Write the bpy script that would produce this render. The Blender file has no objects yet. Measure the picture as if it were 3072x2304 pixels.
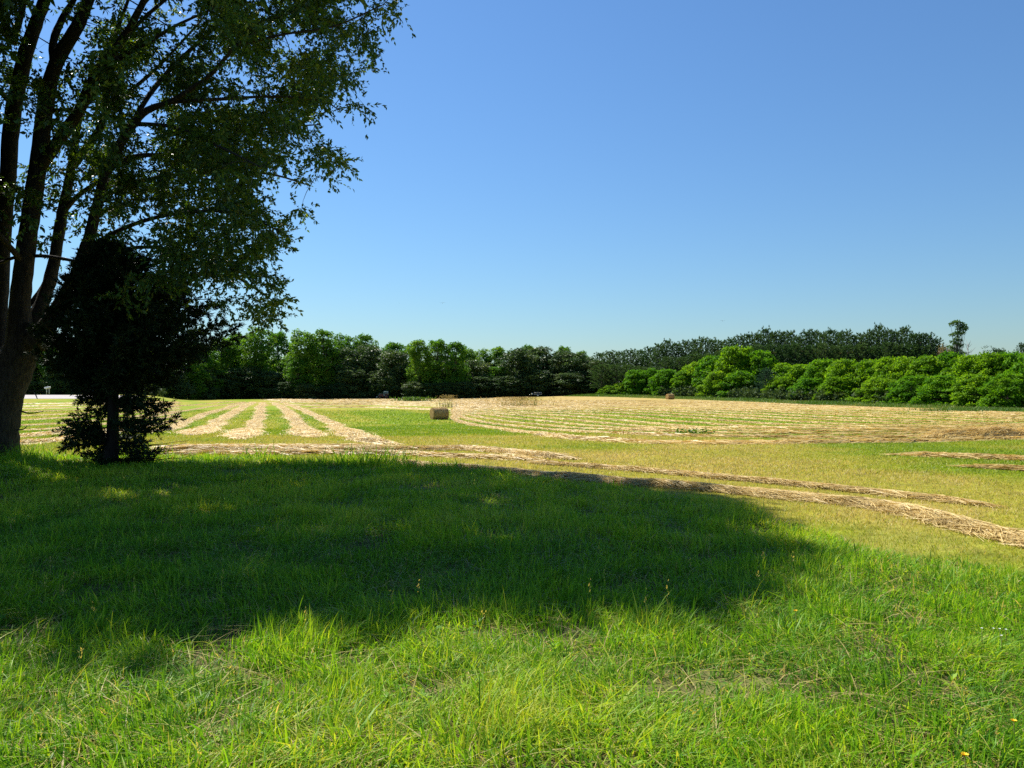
import bpy, math
import numpy as np
from mathutils import Vector, Quaternion
R = math.radians
rng = np.random.default_rng(11)
scene = bpy.context.scene
COL = scene.collection
FPX = 2308.0            # focal length in photograph pixels (3072 wide)
CX, HY, EYE = 1536.0, 1165.0, 1.6
K = 3072 / 2212.0

# ------------------------------------------------------------------ helpers
def tag(o, label=None, cat=None, group=None, kind=None):
    if label: o['label'] = label
    if cat: o['category'] = cat
    if group: o['group'] = group
    if kind: o['kind'] = kind
    return o

def empty(name, loc, rz=0.0):
    o = bpy.data.objects.new(name, None)
    o.empty_display_size = 0.3
    o.location = loc; o.rotation_euler = (0, 0, rz)
    COL.objects.link(o)
    return o

def S(t):
    t = np.clip(t, 0, 1)
    return t * t * (3 - 2 * t)

def _hash(ix, iy, seed):
    h = (ix.astype(np.int64) * 374761393 + iy.astype(np.int64) * 668265263 + seed * 1442695041) & 0xFFFFFFFF
    h = ((h ^ (h >> 13)) * 1274126177) & 0xFFFFFFFF
    h = (h ^ (h >> 16)) & 0xFFFF
    return h / 65535.0

def vnoise(x, y, seed=0):
    x = np.asarray(x, float); y = np.asarray(y, float)
    ix = np.floor(x); iy = np.floor(y)
    fx = S(x - ix); fy = S(y - iy)
    a = _hash(ix, iy, seed); b = _hash(ix + 1, iy, seed)
    c = _hash(ix, iy + 1, seed); d = _hash(ix + 1, iy + 1, seed)
    return (a * (1 - fx) + b * fx) * (1 - fy) + (c * (1 - fx) + d * fx) * fy

def fbm(x, y, seed=0, n=3):
    t = 0; a = 0.5; s = 0
    for i in range(n):
        t = t + a * vnoise(x * 2 ** i, y * 2 ** i, seed + i * 17); s += a; a *= 0.5
    return t / s

def terrain(x, y):
    """Height of the land: a near bank, a level hay field, a rise far right, a road bank far left."""
    x = np.asarray(x, float); y = np.asarray(y, float)
    yy = np.maximum(y, 1.0)
    z = -1.9 * S((y - 13) / 66.0)
    z = z + 1.45 * S((y - 125) / 130.0) * S((x + 30) / 75.0)
    left = S((-x / yy - 0.41) / 0.08) * (y > 1)
    z = z + left * (1.0 * S((y - 125) / 48.0) + 0.85 * S((y - 172) / 13.0))
    z = z + 0.05 * (fbm(x * 0.45, y * 0.45, 3, 2) - 0.5) * S((60 - y) / 40)
    z = z + 0.25 * (fbm(x * 0.06, y * 0.06, 5, 2) - 0.5) * S((y - 15) / 30) * S((240 - y) / 60)
    return z

def hz(x, y):
    return float(terrain(np.array([x]), np.array([y]))[0])

def at(px, py, d):
    """The point seen at photograph pixel (px, py), d metres away."""
    return Vector(((px - CX) / FPX * d, d, EYE + (HY - py) / FPX * d))

def ground_at(px, py):
    """Where the line of sight through a photograph pixel first meets the land."""
    d = np.concatenate([np.arange(2, 40, 0.05), np.arange(40, 420, 0.25)])
    x = (px - CX) / FPX * d
    f = EYE + (HY - py) / FPX * d - terrain(x, d)
    i = np.argmax(f < 0) if (f < 0).any() else len(d) - 1
    return float(x[i]), float(d[i])

def ground_path(pts):
    return [ground_at(p[0] * K, p[1] * K) for p in pts]

def mesh_obj(name, verts, faces_flat, loop_tot, mat, parent=None, tint=None, smooth=False, colors=None):
    me = bpy.data.meshes.new(name)
    verts = np.ascontiguousarray(verts, dtype=np.float32)
    faces_flat = np.ascontiguousarray(faces_flat, dtype=np.int32)
    loop_tot = np.ascontiguousarray(loop_tot, dtype=np.int32)
    me.vertices.add(len(verts)); me.vertices.foreach_set('co', verts.ravel())
    me.loops.add(len(faces_flat)); me.loops.foreach_set('vertex_index', faces_flat)
    me.polygons.add(len(loop_tot))
    ls = np.zeros(len(loop_tot), np.int32); ls[1:] = np.cumsum(loop_tot)[:-1]
    me.polygons.foreach_set('loop_start', ls)
    if smooth:
        me.polygons.foreach_set('use_smooth', np.ones(len(loop_tot), bool))
    if tint is not None:
        a = me.attributes.new('tint', 'FLOAT', 'POINT')
        a.data.foreach_set('value', np.ascontiguousarray(tint, np.float32))
    if colors is not None:
        a = me.attributes.new('gcol', 'FLOAT_COLOR', 'POINT')
        a.data.foreach_set('color', np.ascontiguousarray(colors, np.float32).ravel())
    me.update(calc_edges=True)
    if mat: me.materials.append(mat)
    o = bpy.data.objects.new(name, me)
    COL.objects.link(o)
    if parent is not None: o.parent = parent
    return o

class MB:
    """Collects shapes and links them as one mesh object."""
    def __init__(s): s.v = []; s.f = []; s.l = []; s.t = []; s.n = 0
    def add(s, v, faces, tint=0.5):
        v = np.asarray(v, float).reshape(-1, 3)
        s.v.append(v)
        for f in faces:
            s.f.extend(int(i) + s.n for i in f); s.l.append(len(f))
        t = np.full(len(v), tint) if np.isscalar(tint) else np.asarray(tint)
        s.t.append(t); s.n += len(v)
    def addflat(s, v, ff, lt, tint):
        s.v.append(v); s.f.extend((np.asarray(ff) + s.n).tolist()); s.l.extend(np.asarray(lt).tolist())
        s.t.append(tint); s.n += len(v)
    def box(s, c, d, bev=0.0, rz=0.0):
        x, y, z = d[0] / 2, d[1] / 2, d[2] / 2
        b = min(bev, x * .9, y * .9, z * .9)
        if b <= 0:
            v = [(i, j, k) for k in (-z, z) for j in (-y, y) for i in (-x, x)]
            f = [(0, 2, 3, 1), (4, 5, 7, 6), (0, 1, 5, 4), (2, 6, 7, 3), (0, 4, 6, 2), (1, 3, 7, 5)]
        else:
            v = []; f = []
            rings = [(-z, b), (-z + b, 0), (z - b, 0), (z, b)]
            for zz, q in rings:
                v += [(-x + b, -y + q, zz), (x - b, -y + q, zz), (x - q, -y + b, zz), (x - q, y - b, zz),
                      (x - b, y - q, zz), (-x + b, y - q, zz), (-x + q, y - b, zz), (-x + q, -y + b, zz)]
            for r in range(3):
                for i in range(8):
                    j = (i + 1) % 8
                    f.append((r * 8 + i, r * 8 + j, r * 8 + 8 + j, r * 8 + 8 + i))
            f.append(tuple(range(7, -1, -1))); f.append(tuple(range(24, 32)))
        v = np.array(v)
        cs, sn = math.cos(rz), math.sin(rz)
        v = np.c_[v[:, 0] * cs - v[:, 1] * sn, v[:, 0] * sn + v[:, 1] * cs, v[:, 2]] + np.array(c)
        s.add(v, f)
    def tube(s, pts, rad, k=6, cap=True, tint=0.5, wob=0.0):
        pts = np.asarray(pts, float); n = len(pts)
        rad = np.broadcast_to(np.asarray(rad, float), (n,))
        T = np.gradient(pts, axis=0); T /= np.linalg.norm(T, axis=1)[:, None] + 1e-9
        ref = np.array([0.31, 0.95, 0.05]) if abs(T[0][2]) > 0.6 else np.array([0.05, 0.1, 1.0])
        U = np.cross(T, ref); U /= np.linalg.norm(U, axis=1)[:, None] + 1e-9
        V = np.cross(T, U)
        a = np.arange(k) * 2 * math.pi / k
        rr = rad[:, None, None] * (1 + (wob * (rng.random((n, k, 1)) - .5) if wob else 0))
        ring = pts[:, None, :] + rr * (np.cos(a)[None, :, None] * U[:, None, :] + np.sin(a)[None, :, None] * V[:, None, :])
        i0 = np.arange(n - 1)[:, None] * k; j = np.arange(k)[None, :]; j2 = (j + 1) % k
        q = np.stack([i0 + j, i0 + j2, i0 + k + j2, i0 + k + j], -1).reshape(-1, 4)
        v = ring.reshape(-1, 3)
        ff = q.ravel().tolist(); lt = [4] * len(q)
        if cap and k > 2:
            ff += list(range(k - 1, -1, -1)) + list(range((n - 1) * k, n * k)); lt += [k, k]
        s.addflat(v, ff, lt, np.full(len(v), tint))
    def cyl(s, c, axis, r, L, k=20, bev=0.0):
        axis = np.array(axis, float); axis /= np.linalg.norm(axis); c = np.array(c, float)
        if bev > 0:
            t = [-L / 2, -L / 2 + bev, L / 2 - bev, L / 2]; rr = [r - bev, r, r, r - bev]
        else:
            t = [-L / 2, L / 2]; rr = [r, r]
        s.tube([c + axis * q for q in t], rr, k)
    def build(s, name, mat, parent=None, smooth=False):
        return mesh_obj(name, np.vstack(s.v), s.f, s.l, mat, parent, np.concatenate(s.t), smooth)

def unit(a):
    return a / (np.linalg.norm(a, axis=-1, keepdims=True) + 1e-9)

def leaves(P, A, N, L, W, fold=0.15):
    """Rhombic folded leaves: base P, axis A, rough normal N."""
    A = unit(A); B = unit(np.cross(A, N)); N = np.cross(B, A)
    L = np.broadcast_to(np.asarray(L, float), (len(P),))[:, None]
    W = np.broadcast_to(np.asarray(W, float), (len(P),))[:, None]
    m = P + A * L * 0.45
    v = np.stack([P, m + B * W * .5 + N * W * fold, P + A * L - N * L * 0.12, m - B * W * .5 + N * W * fold], 1).reshape(-1, 3)
    n = len(P)
    ff = np.arange(n * 4)
    return v, ff, np.full(n, 4)

def rdir(n, r=rng):
    v = r.normal(size=(n, 3)); return unit(v)

# ------------------------------------------------------------------ materials
def new_mat(name):
    m = bpy.data.materials.new(name); m.use_nodes = True
    nt = m.node_tree; nt.nodes.clear()
    return m, nt, nt.nodes.new('ShaderNodeOutputMaterial')

def ramp(nt, src, stops):
    r = nt.nodes.new('ShaderNodeValToRGB')
    e = r.color_ramp.elements
    while len(e) < len(stops): e.new(0.5)
    for el, (p, c) in zip(e, stops):
        el.position = p; el.color = (*c, 1)
    nt.links.new(src, r.inputs[0])
    return r.outputs[0]

def attr(nt, name, out='Fac'):
    a = nt.nodes.new('ShaderNodeAttribute'); a.attribute_name = name
    return a.outputs[out]

def leaf_mat(name, stops, transl=0.45, tcol=(1.15, 1.2, 0.5), rough=0.45, spec=0.35, vary=0.18):
    m, nt, out = new_mat(name)
    c = ramp(nt, attr(nt, 'tint'), stops)
    oi = nt.nodes.new('ShaderNodeObjectInfo')
    hv = nt.nodes.new('ShaderNodeHueSaturation')
    mr = nt.nodes.new('ShaderNodeMapRange'); mr.inputs[3].default_value = 1 - vary; mr.inputs[4].default_value = 1 + vary
    nt.links.new(oi.outputs['Random'], mr.inputs[0]); nt.links.new(mr.outputs[0], hv.inputs['Value'])
    mh = nt.nodes.new('ShaderNodeMapRange'); mh.inputs[3].default_value = 0.5 + vary * 0.09; mh.inputs[4].default_value = 0.5 - vary * 0.09
    nt.links.new(oi.outputs['Random'], mh.inputs[0]); nt.links.new(mh.outputs[0], hv.inputs['Hue'])
    nt.links.new(c, hv.inputs['Color'])
    p = nt.nodes.new('ShaderNodeBsdfPrincipled')
    p.inputs['Roughness'].default_value = rough
    p.inputs['Specular IOR Level'].default_value = spec
    nt.links.new(hv.outputs[0], p.inputs['Base Color'])
    t = nt.nodes.new('ShaderNodeBsdfTranslucent')
    mul = nt.nodes.new('ShaderNodeMix'); mul.data_type = 'RGBA'; mul.blend_type = 'MULTIPLY'
    mul.inputs[0].default_value = 1; mul.inputs[7].default_value = (*tcol, 1)
    nt.links.new(hv.outputs[0], mul.inputs[6]); nt.links.new(mul.outputs[2], t.inputs[0])
    mx = nt.nodes.new('ShaderNodeMixShader'); mx.inputs[0].default_value = transl
    nt.links.new(p.outputs[0], mx.inputs[1]); nt.links.new(t.outputs[0], mx.inputs[2])
    nt.links.new(mx.outputs[0], out.inputs[0])
    return m

def noise_mat(name, stops, scale=8.0, detail=6.0, stretch=(1, 1, 1), rough=0.85, spec=0.2, bump=0.0, bscale=None, bdist=0.02):
    m, nt, out = new_mat(name)
    tc = nt.nodes.new('ShaderNodeTexCoord'); mp = nt.nodes.new('ShaderNodeMapping')
    mp.inputs['Scale'].default_value = stretch
    nt.links.new(tc.outputs['Object'], mp.inputs[0])
    n = nt.nodes.new('ShaderNodeTexNoise'); n.inputs['Scale'].default_value = scale; n.inputs['Detail'].default_value = detail
    nt.links.new(mp.outputs[0], n.inputs['Vector'])
    c = ramp(nt, n.outputs['Fac'], stops)
    p = nt.nodes.new('ShaderNodeBsdfPrincipled'); p.inputs['Roughness'].default_value = rough
    p.inputs['Specular IOR Level'].default_value = spec
    nt.links.new(c, p.inputs['Base Color'])
    if bump:
        n2 = nt.nodes.new('ShaderNodeTexNoise'); n2.inputs['Scale'].default_value = bscale or scale * 2; n2.inputs['Detail'].default_value = 8
        nt.links.new(mp.outputs[0], n2.inputs['Vector'])
        b = nt.nodes.new('ShaderNodeBump'); b.inputs['Strength'].default_value = bump; b.inputs['Distance'].default_value = bdist
        nt.links.new(n2.outputs['Fac'], b.inputs['Height']); nt.links.new(b.outputs[0], p.inputs['Normal'])
    nt.links.new(p.outputs[0], out.inputs[0])
    return m

M = {}
M['bark'] = noise_mat('bark', [(.3, (.022, .020, .018)), (.7, (.075, .066, .057))], 6, 8, (4, 4, 0.7), .9, .1, .8, 18, .03)
M['cedar_bark'] = noise_mat('cedar_bark', [(.3, (.012, .010, .009)), (.7, (.035, .028, .023))], 6, 8, (4, 4, .7), .9, .1, .8, 18, .03)
M['far_bark'] = noise_mat('far_bark', [(.3, (.05, .043, .036)), (.7, (.13, .115, .10))], 2, 4, (1, 1, .3), .9, .1)
M['pale_bark'] = noise_mat('pale_bark', [(.3, (.2, .19, .17)), (.7, (.36, .34, .31))], 2, 4, (1, 1, .3), .9, .1)
M['grass'] = leaf_mat('grass_blade', [(0, (.065, .19, .014)), (.3, (.145, .335, .018)), (.55, (.275, .46, .022)), (.8, (.45, .52, .045)), (.9, (.50, .42, .14)), (1, (.60, .47, .22))], .46, (1.35, 1.22, .5), .5, .2, 0)
M['stubble'] = leaf_mat('stubble_blade', [(0, (.14, .25, .010)), (.35, (.26, .35, .014)), (.6, (.38, .37, .045)), (.8, (.50, .40, .12)), (1, (.60, .46, .2))], .42, (1.15, 1.1, .6), .5, .3, 0)
M['straw'] = leaf_mat('straw', [(0, (.22, .15, .045)), (.25, (.46, .335, .11)), (.6, (.64, .48, .175)), (1, (.78, .61, .27))], .22, (1.05, .95, .7), .5, .35, 0)
M['bale_straw'] = leaf_mat('bale_straw', [(0, (.20, .11, .035)), (.4, (.44, .28, .10)), (.7, (.62, .42, .17)), (1, (.74, .54, .26))], .06, (1, .9, .6), .7, .15, 0)
M['hay'] = noise_mat('hay_mound', [(.25, (.3, .2, .08)), (.45, (.52, .37, .17)), (.7, (.72, .54, .29))], 5, 10, (1, 1, 1), .9, .15, .9, 14, .06)
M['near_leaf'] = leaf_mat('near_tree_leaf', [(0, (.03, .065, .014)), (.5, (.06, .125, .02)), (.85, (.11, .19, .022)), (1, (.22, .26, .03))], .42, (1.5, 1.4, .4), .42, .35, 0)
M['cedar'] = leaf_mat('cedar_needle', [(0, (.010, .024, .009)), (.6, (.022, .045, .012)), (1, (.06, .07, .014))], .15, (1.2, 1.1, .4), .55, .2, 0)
M['bright_leaf'] = leaf_mat('bright_leaf', [(0, (.06, .15, .018)), (.5, (.115, .25, .026)), (1, (.21, .33, .035))], .42, (1.2, 1.2, .45), .6, .12, .16)
M['dark_leaf'] = leaf_mat('dark_leaf', [(0, (.042, .085, .030)), (.5, (.072, .13, .040)), (1, (.14, .19, .055))], .3, (1.1, 1.1, .6), .5, .2, .14)
M['dome_leaf'] = leaf_mat('dome_leaf', [(0, (.055, .155, .008)), (.5, (.125, .28, .012)), (1, (.22, .38, .018))], .46, (1.2, 1.2, .35), .6, .1, .17)
M['pine_needle'] = leaf_mat('pine_needle', [(0, (.05, .10, .034)), (.5, (.09, .165, .046)), (.95, (.16, .22, .06)), (1, (.15, .10, .06))], .22, (1, 1.1, .7), .6, .1, .14)
M['tall_pine'] = leaf_mat('tall_pine_needle', [(0, (.06, .13, .035)), (1, (.15, .25, .06))], .3, (1.1, 1.1, .6), .6, .1, 0)
M['young_pine'] = leaf_mat('young_pine_needle', [(0, (.035, .085, .05)), (1, (.08, .15, .085))], .25, (1, 1.1, .7), .5, .3, 0)
M['shrub'] = leaf_mat('shrub_leaf', [(0, (.05, .085, .035)), (.6, (.085, .13, .045)), (1, (.16, .21, .06))], .3, (1.1, 1.1, .5), .6, .08, 0)
M['verge'] = leaf_mat('verge_blade', [(0, (.055, .13, .015)), (.5, (.11, .2, .025)), (.8, (.22, .25, .06)), (1, (.42, .33, .15))], .35, (1.1, 1.1, .5), .5, .3, 0)
M['weed'] = leaf_mat('weed_stalk', [(0, (.07, .13, .02)), (.4, (.18, .2, .06)), (.7, (.3, .22, .10)), (1, (.42, .3, .16))], .3, (1.1, 1.1, .6), .6, .2, 0)
M['road'] = noise_mat('gravel_road', [(.3, (.34, .31, .30)), (.7, (.46, .42, .40))], 3, 8, (1, 1, 1), .9, .2, .4)

def plain(name, col, rough=.5, metal=0.0, spec=.4, var=.12, scale=9):
    lo = tuple(c * (1 - var) for c in col); hi = tuple(min(1, c * (1 + var)) for c in col)
    m = noise_mat(name, [(.3, lo), (.7, hi)], scale, 5, (1, 1, 1), rough, spec)
    m.node_tree.nodes['Principled BSDF'].inputs['Metallic'].default_value = metal
    return m
M['rust_paint'] = plain('rust_red_paint', (.19, .06, .04), .55)
M['cab_paint'] = plain('pale_cab_paint', (.72, .75, .78), .4, 0, .4, .05)
M['rubber'] = plain('tyre_rubber', (.02, .02, .02), .85)
M['steel'] = plain('grey_steel', (.4, .41, .42), .45, .5)
M['white_paint'] = plain('white_paint', (.75, .76, .76), .5, 0, .4, .05)
M['wood_post'] = plain('weathered_post', (.5, .48, .44), .85)
M['twine'] = plain('bale_twine', (.62, .5, .28), .7)
M['feather'] = plain('dark_feather', (.05, .05, .055), .7)
M['petal_yellow'] = plain('yellow_petal', (.85, .55, .02), .6, 0, .2, .08)
M['petal_white'] = plain('white_petal', (.82, .83, .8), .6, 0, .2, .05)
M['glass'], _nt, _o = new_mat('cab_glass')
_p = _nt.nodes.new('ShaderNodeBsdfPrincipled'); _p.inputs['Base Color'].default_value = (.06, .08, .09, 1)
_p.inputs['Roughness'].default_value = .06; _p.inputs['Specular IOR Level'].default_value = .7
_nt.links.new(_p.outputs[0], _o.inputs[0])

# ------------------------------------------------------------------ camera, sun, sky
cam = bpy.data.cameras.new('camera'); camo = bpy.data.objects.new('camera', cam); COL.objects.link(camo)
cam.sensor_width = 36; cam.lens = 36 * FPX / 3072; cam.clip_start = 0.1; cam.clip_end = 12000
camo.location = (0, 0, EYE); camo.rotation_euler = (R(90) + math.atan((HY - 1152) / FPX), 0, 0)
scene.camera = camo
SUN_EL, SUN_AZ = 49.0, 40.0        # azimuth: degrees to the left of the view
sd = Vector((-math.sin(R(SUN_AZ)) * math.cos(R(SUN_EL)), math.cos(R(SUN_AZ)) * math.cos(R(SUN_EL)), math.sin(R(SUN_EL))))
sun = bpy.data.lights.new('sun', 'SUN'); sun.energy = 5.0; sun.angle = R(0.53); sun.color = (1, .95, .86)
suno = bpy.data.objects.new('sun', sun); COL.objects.link(suno)
suno.rotation_euler = sd.to_track_quat('Z', 'Y').to_euler(); suno.location = (-20, 30, 60)
w = bpy.data.worlds.new('World'); scene.world = w; w.use_nodes = True
nt = w.node_tree; nt.nodes.clear()
sky = nt.nodes.new('ShaderNodeTexSky'); sky.sky_type = 'NISHITA'; sky.sun_disc = False
sky.sun_elevation = R(SUN_EL); sky.sun_rotation = R(360 - SUN_AZ); sky.altitude = 300
sky.air_density = 1.5; sky.dust_density = 0.2; sky.ozone_density = 6.0
bg = nt.nodes.new('ShaderNodeBackground'); bg.inputs[1].default_value = 0.072
wo = nt.nodes.new('ShaderNodeOutputWorld')
wb = nt.nodes.new('ShaderNodeMix'); wb.data_type = 'RGBA'; wb.blend_type = 'MULTIPLY'; wb.inputs[0].default_value = 1; wb.inputs[7].default_value = (.585, .76, .94, 1)   # white balance
nt.links.new(sky.outputs[0], wb.inputs[6]); nt.links.new(wb.outputs[2], bg.inputs[0]); nt.links.new(bg.outputs[0], wo.inputs[0])
scene.view_settings.view_transform = 'Standard'; scene.view_settings.look = 'None'
scene.view_settings.exposure = 0.85; scene.view_settings.gamma = 1
scene.cycles.max_bounces = 8; scene.cycles.diffuse_bounces = 4; scene.cycles.glossy_bounces = 2
scene.cycles.transmission_bounces = 5; scene.cycles.transparent_max_bounces = 6
scene.cycles.use_denoising = False
scene.cycles.caustics_reflective = False; scene.cycles.caustics_refractive = False
scene.cycles.sample_clamp_indirect = 6
# ------------------------------------------------------------------ land
# edge of the uncut long grass, as (x, y) on the ground
LG = ground_path([(0, 992), (350, 988), (800, 1002), (960, 1010), (1150, 1030), (1400, 1062), (1600, 1090), (1700, 1130), (1760, 1168), (1900, 1195), (2080, 1215), (2212, 1250)])
LGx = np.array([-40.0] + [p[0] for p in LG] + [40.0]); LGy = np.array([LG[0][1]] + [p[1] for p in LG] + [LG[-1][1] - 1.0])
o_ = np.argsort(LGx); LGx, LGy = LGx[o_], LGy[o_]
def long_grass(x, y):
    """1 inside the uncut grass, 0 out on the mown field."""
    yb = np.interp(x, LGx, LGy) + 1.1 * (fbm(x * .7, y * .7, 41, 2) - .5)
    return S((yb - y) / 0.7 + 0.5)

# outline of the striped right-hand hay and other field areas
RL = ground_path([(985, 905), (1080, 925), (1180, 940), (1300, 950), (1400, 955), (1550, 957), (1700, 957), (1950, 955), (2212, 950)])
RU = ground_path([(985, 867.5), (1090, 866.5), (1200, 866), (1350, 866), (1500, 867), (1650, 871), (1800, 877), (2000, 884), (2212, 893)])
RL = [(-9.0, 120.0)] + RL + [(60, 46)]; RU = [(-16.0, 215.0)] + RU + [(120, 96)]
VPX = (778 - CX) / FPX             # the left fan of rows runs this way: dx per metre of depth
TREE_A, TREE_B = (28.6, 245.0), (85.6, 130.0)
def tree_edge(y):                   # x of the right-hand wood edge at depth y
    return TREE_A[0] + (TREE_A[1] - y) * (TREE_B[0] - TREE_A[0]) / (TREE_A[1] - TREE_B[1])

def lerp_c(a, b, t): return a[None, :] * (1 - t[:, None]) + b[None, :] * t[:, None]
def ground_colour(x, y):
    n1 = fbm(x * .18, y * .18, 1, 3); n2 = fbm(x * .9, y * .9, 2, 3); n3 = fbm(x * .05, y * .03, 9, 2)
    soil = np.array([.085, .075, .030]); thatch = np.array([.14, .145, .045])
    green = np.array([.20, .275, .006]); olive = np.array([.29, .27, .03]); tan = np.array([.40, .30, .10])
    verge = np.array([.09, .15, .025])
    c_long = lerp_c(soil, thatch, S((n2 - .45) * 3))
    c_mown = lerp_c(olive * .85, green * .65, S((n1 - .38) * 4))
    c_mown = c_mown * (1 - 0.35 * S((n2 - .5) * 3))[:, None] + tan[None, :] * (0.35 * S((n2 - .5) * 3))[:, None]
    # streaks left by the mower along the left fan
    u = x - VPX * y
    streak = vnoise(u * .8, y * .03, 77)
    c_field = lerp_c(green * .9, olive, S((streak * .7 + n1 * .7 - .52) * 3.5))
    far_tan = lerp_c(tan, olive, S((n3 - .45) * 3))
    lg = long_grass(x, y)[:, None]
    yr = np.interp(x, [p[0] for p in RL[1:]], [p[1] for p in RL[1:]])
    inner = S((y - 30) / 8)[:, None]                   # from mown strip to the green middle
    c = c_mown * (1 - inner) + c_field * inner
    ft = S((y - 105) / 40) * S((x + 18) / 16)
    c = c * (1 - ft[:, None]) + far_tan * ft[:, None]
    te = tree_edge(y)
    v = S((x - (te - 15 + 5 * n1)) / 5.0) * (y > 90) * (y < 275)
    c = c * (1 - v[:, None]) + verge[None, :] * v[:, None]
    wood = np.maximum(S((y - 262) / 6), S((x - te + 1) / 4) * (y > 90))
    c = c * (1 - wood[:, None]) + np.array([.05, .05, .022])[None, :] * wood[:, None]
    return c * (1 - lg) + c_long * lg

def build_ground():
    ys = [-400.0, -200, -100, -50, -25, -12, -6, -3]
    y = -1.5
    while y < 40: ys.append(y); y += 0.4
    while y < 4200: ys.append(y); y += max(0.4, y * 0.0115)
    ys = np.array(ys); u = np.linspace(-1.7, 1.7, 300)
    wid = 14 + np.abs(ys)
    X = u[None, :] * wid[:, None]; Y = np.repeat(ys[:, None], len(u), 1)
    x = X.ravel(); yv = Y.ravel(); z = terrain(x, yv)
    nx, ny = len(u), len(ys)
    i = (np.arange(ny - 1)[:, None] * nx + np.arange(nx - 1)[None, :]).ravel()
    q = np.stack([i, i + 1, i + nx + 1, i + nx], 1)
    gc = ground_colour(x, yv)
    m, nt, out = new_mat('field_ground')
    p = nt.nodes.new('ShaderNodeBsdfPrincipled'); p.inputs['Roughness'].default_value = .95; p.inputs['Specular IOR Level'].default_value = .1
    tc = nt.nodes.new('ShaderNodeTexCoord')
    n1 = nt.nodes.new('ShaderNodeTexNoise'); n1.inputs['Scale'].default_value = 1.6; n1.inputs['Detail'].default_value = 10; n1.inputs['Roughness'].default_value = .7
    nt.links.new(tc.outputs['Object'], n1.inputs['Vector'])
    hv = nt.nodes.new('ShaderNodeHueSaturation')
    mr = nt.nodes.new('ShaderNodeMapRange'); mr.inputs[1].default_value = .3; mr.inputs[2].default_value = .7
    mr.inputs[3].default_value = .62; mr.inputs[4].default_value = 1.35
    nt.links.new(n1.outputs['Fac'], mr.inputs[0]); nt.links.new(mr.outputs[0], hv.inputs['Value'])
    nt.links.new(attr(nt, 'gcol', 'Color'), hv.inputs['Color'])
    nt.links.new(hv.outputs[0], p.inputs['Base Color'])
    b = nt.nodes.new('ShaderNodeBump'); b.inputs['Strength'].default_value = .8; b.inputs['Distance'].default_value = .12
    n2 = nt.nodes.new('ShaderNodeTexNoise'); n2.inputs['Scale'].default_value = 3.5; n2.inputs['Detail'].default_value = 8
    nt.links.new(tc.outputs['Object'], n2.inputs['Vector']); nt.links.new(n2.outputs['Fac'], b.inputs['Height'])
    nt.links.new(b.outputs[0], p.inputs['Normal']); nt.links.new(p.outputs[0], out.inputs[0])
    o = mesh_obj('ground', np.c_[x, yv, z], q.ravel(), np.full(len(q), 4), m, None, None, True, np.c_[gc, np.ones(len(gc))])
    tag(o, 'gently dipping ground of the hay field and the bank in front', kind='structure')
build_ground()

# gravel road along the foot of the far left wood
def build_road():
    xs = np.linspace(-175, -87, 60); v = []; f = []
    for i, x in enumerate(xs):
        for j, t in enumerate(np.linspace(0, 1, 6)):
            yy = 173.5 + t * (11.5 - 2.0 * S((-100 - x) / 60)) + 1.2 * math.sin(x * .05)
            v.append((x, yy, hz(x, yy) + .05))
    for i in range(len(xs) - 1):
        for j in range(5):
            a = i * 6 + j; f.append((a, a + 6, a + 7, a + 1))
    b = MB(); b.add(v, f); o = b.build('road', M['road'], None, True)
    tag(o, 'pale gravel road crossing behind the trunk at the far left of the field', kind='structure')
build_road()

# ------------------------------------------------------------------ grass
def blades(P, H, W, lean, bend, tint, segs):
    n = len(P)
    az = rng.random(n) * 2 * math.pi
    side = np.c_[np.cos(az), np.sin(az), np.zeros(n)]
    ts = {3: [0, .4, .75, 1], 2: [0, .55, 1], 1: [0, 1]}[segs]
    ws = {3: [1, .85, .5], 2: [1, .7], 1: [1]}[segs]
    base = np.c_[P, terrain(P[:, 0], P[:, 1]) - 0.01]
    rows = []
    for t, wk in zip(ts, ws + [0]):
        c = base + np.c_[lean * (bend * t * t * H + .12 * t * H)[:, None], H * t * (1 - .45 * bend * t)]
        if t == 1: rows.append(c[:, None, :])
        else: rows.append(np.stack([c - side * (W * wk * .5)[:, None], c + side * (W * wk * .5)[:, None]], 1))
    v = np.concatenate(rows, 1); k = v.shape[1]
    off = np.arange(n)[:, None] * k
    idx = []
    lt = []
    for s in range(segs - 1):
        idx += [2 * s, 2 * s + 1, 2 * s + 3, 2 * s + 2]; lt.append(4)
    idx += [2 * segs - 2, 2 * segs - 1, 2 * segs]; lt.append(3)
    ff = (off + np.array(idx)[None, :]).ravel()
    return v.reshape(-1, 3), ff, np.tile(lt, n), np.repeat(tint, k)

def scatter(y0, y1, dens, margin=2.5, slope=.70):
    area = (2 * (slope * (y0 + y1) / 2 + margin)) * (y1 - y0)
    n = int(area * dens)
    y = y0 + (y1 - y0) * rng.random(n)
    x = (rng.random(n) * 2 - 1) * (slope * y + margin)
    return np.c_[x, y]

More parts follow.
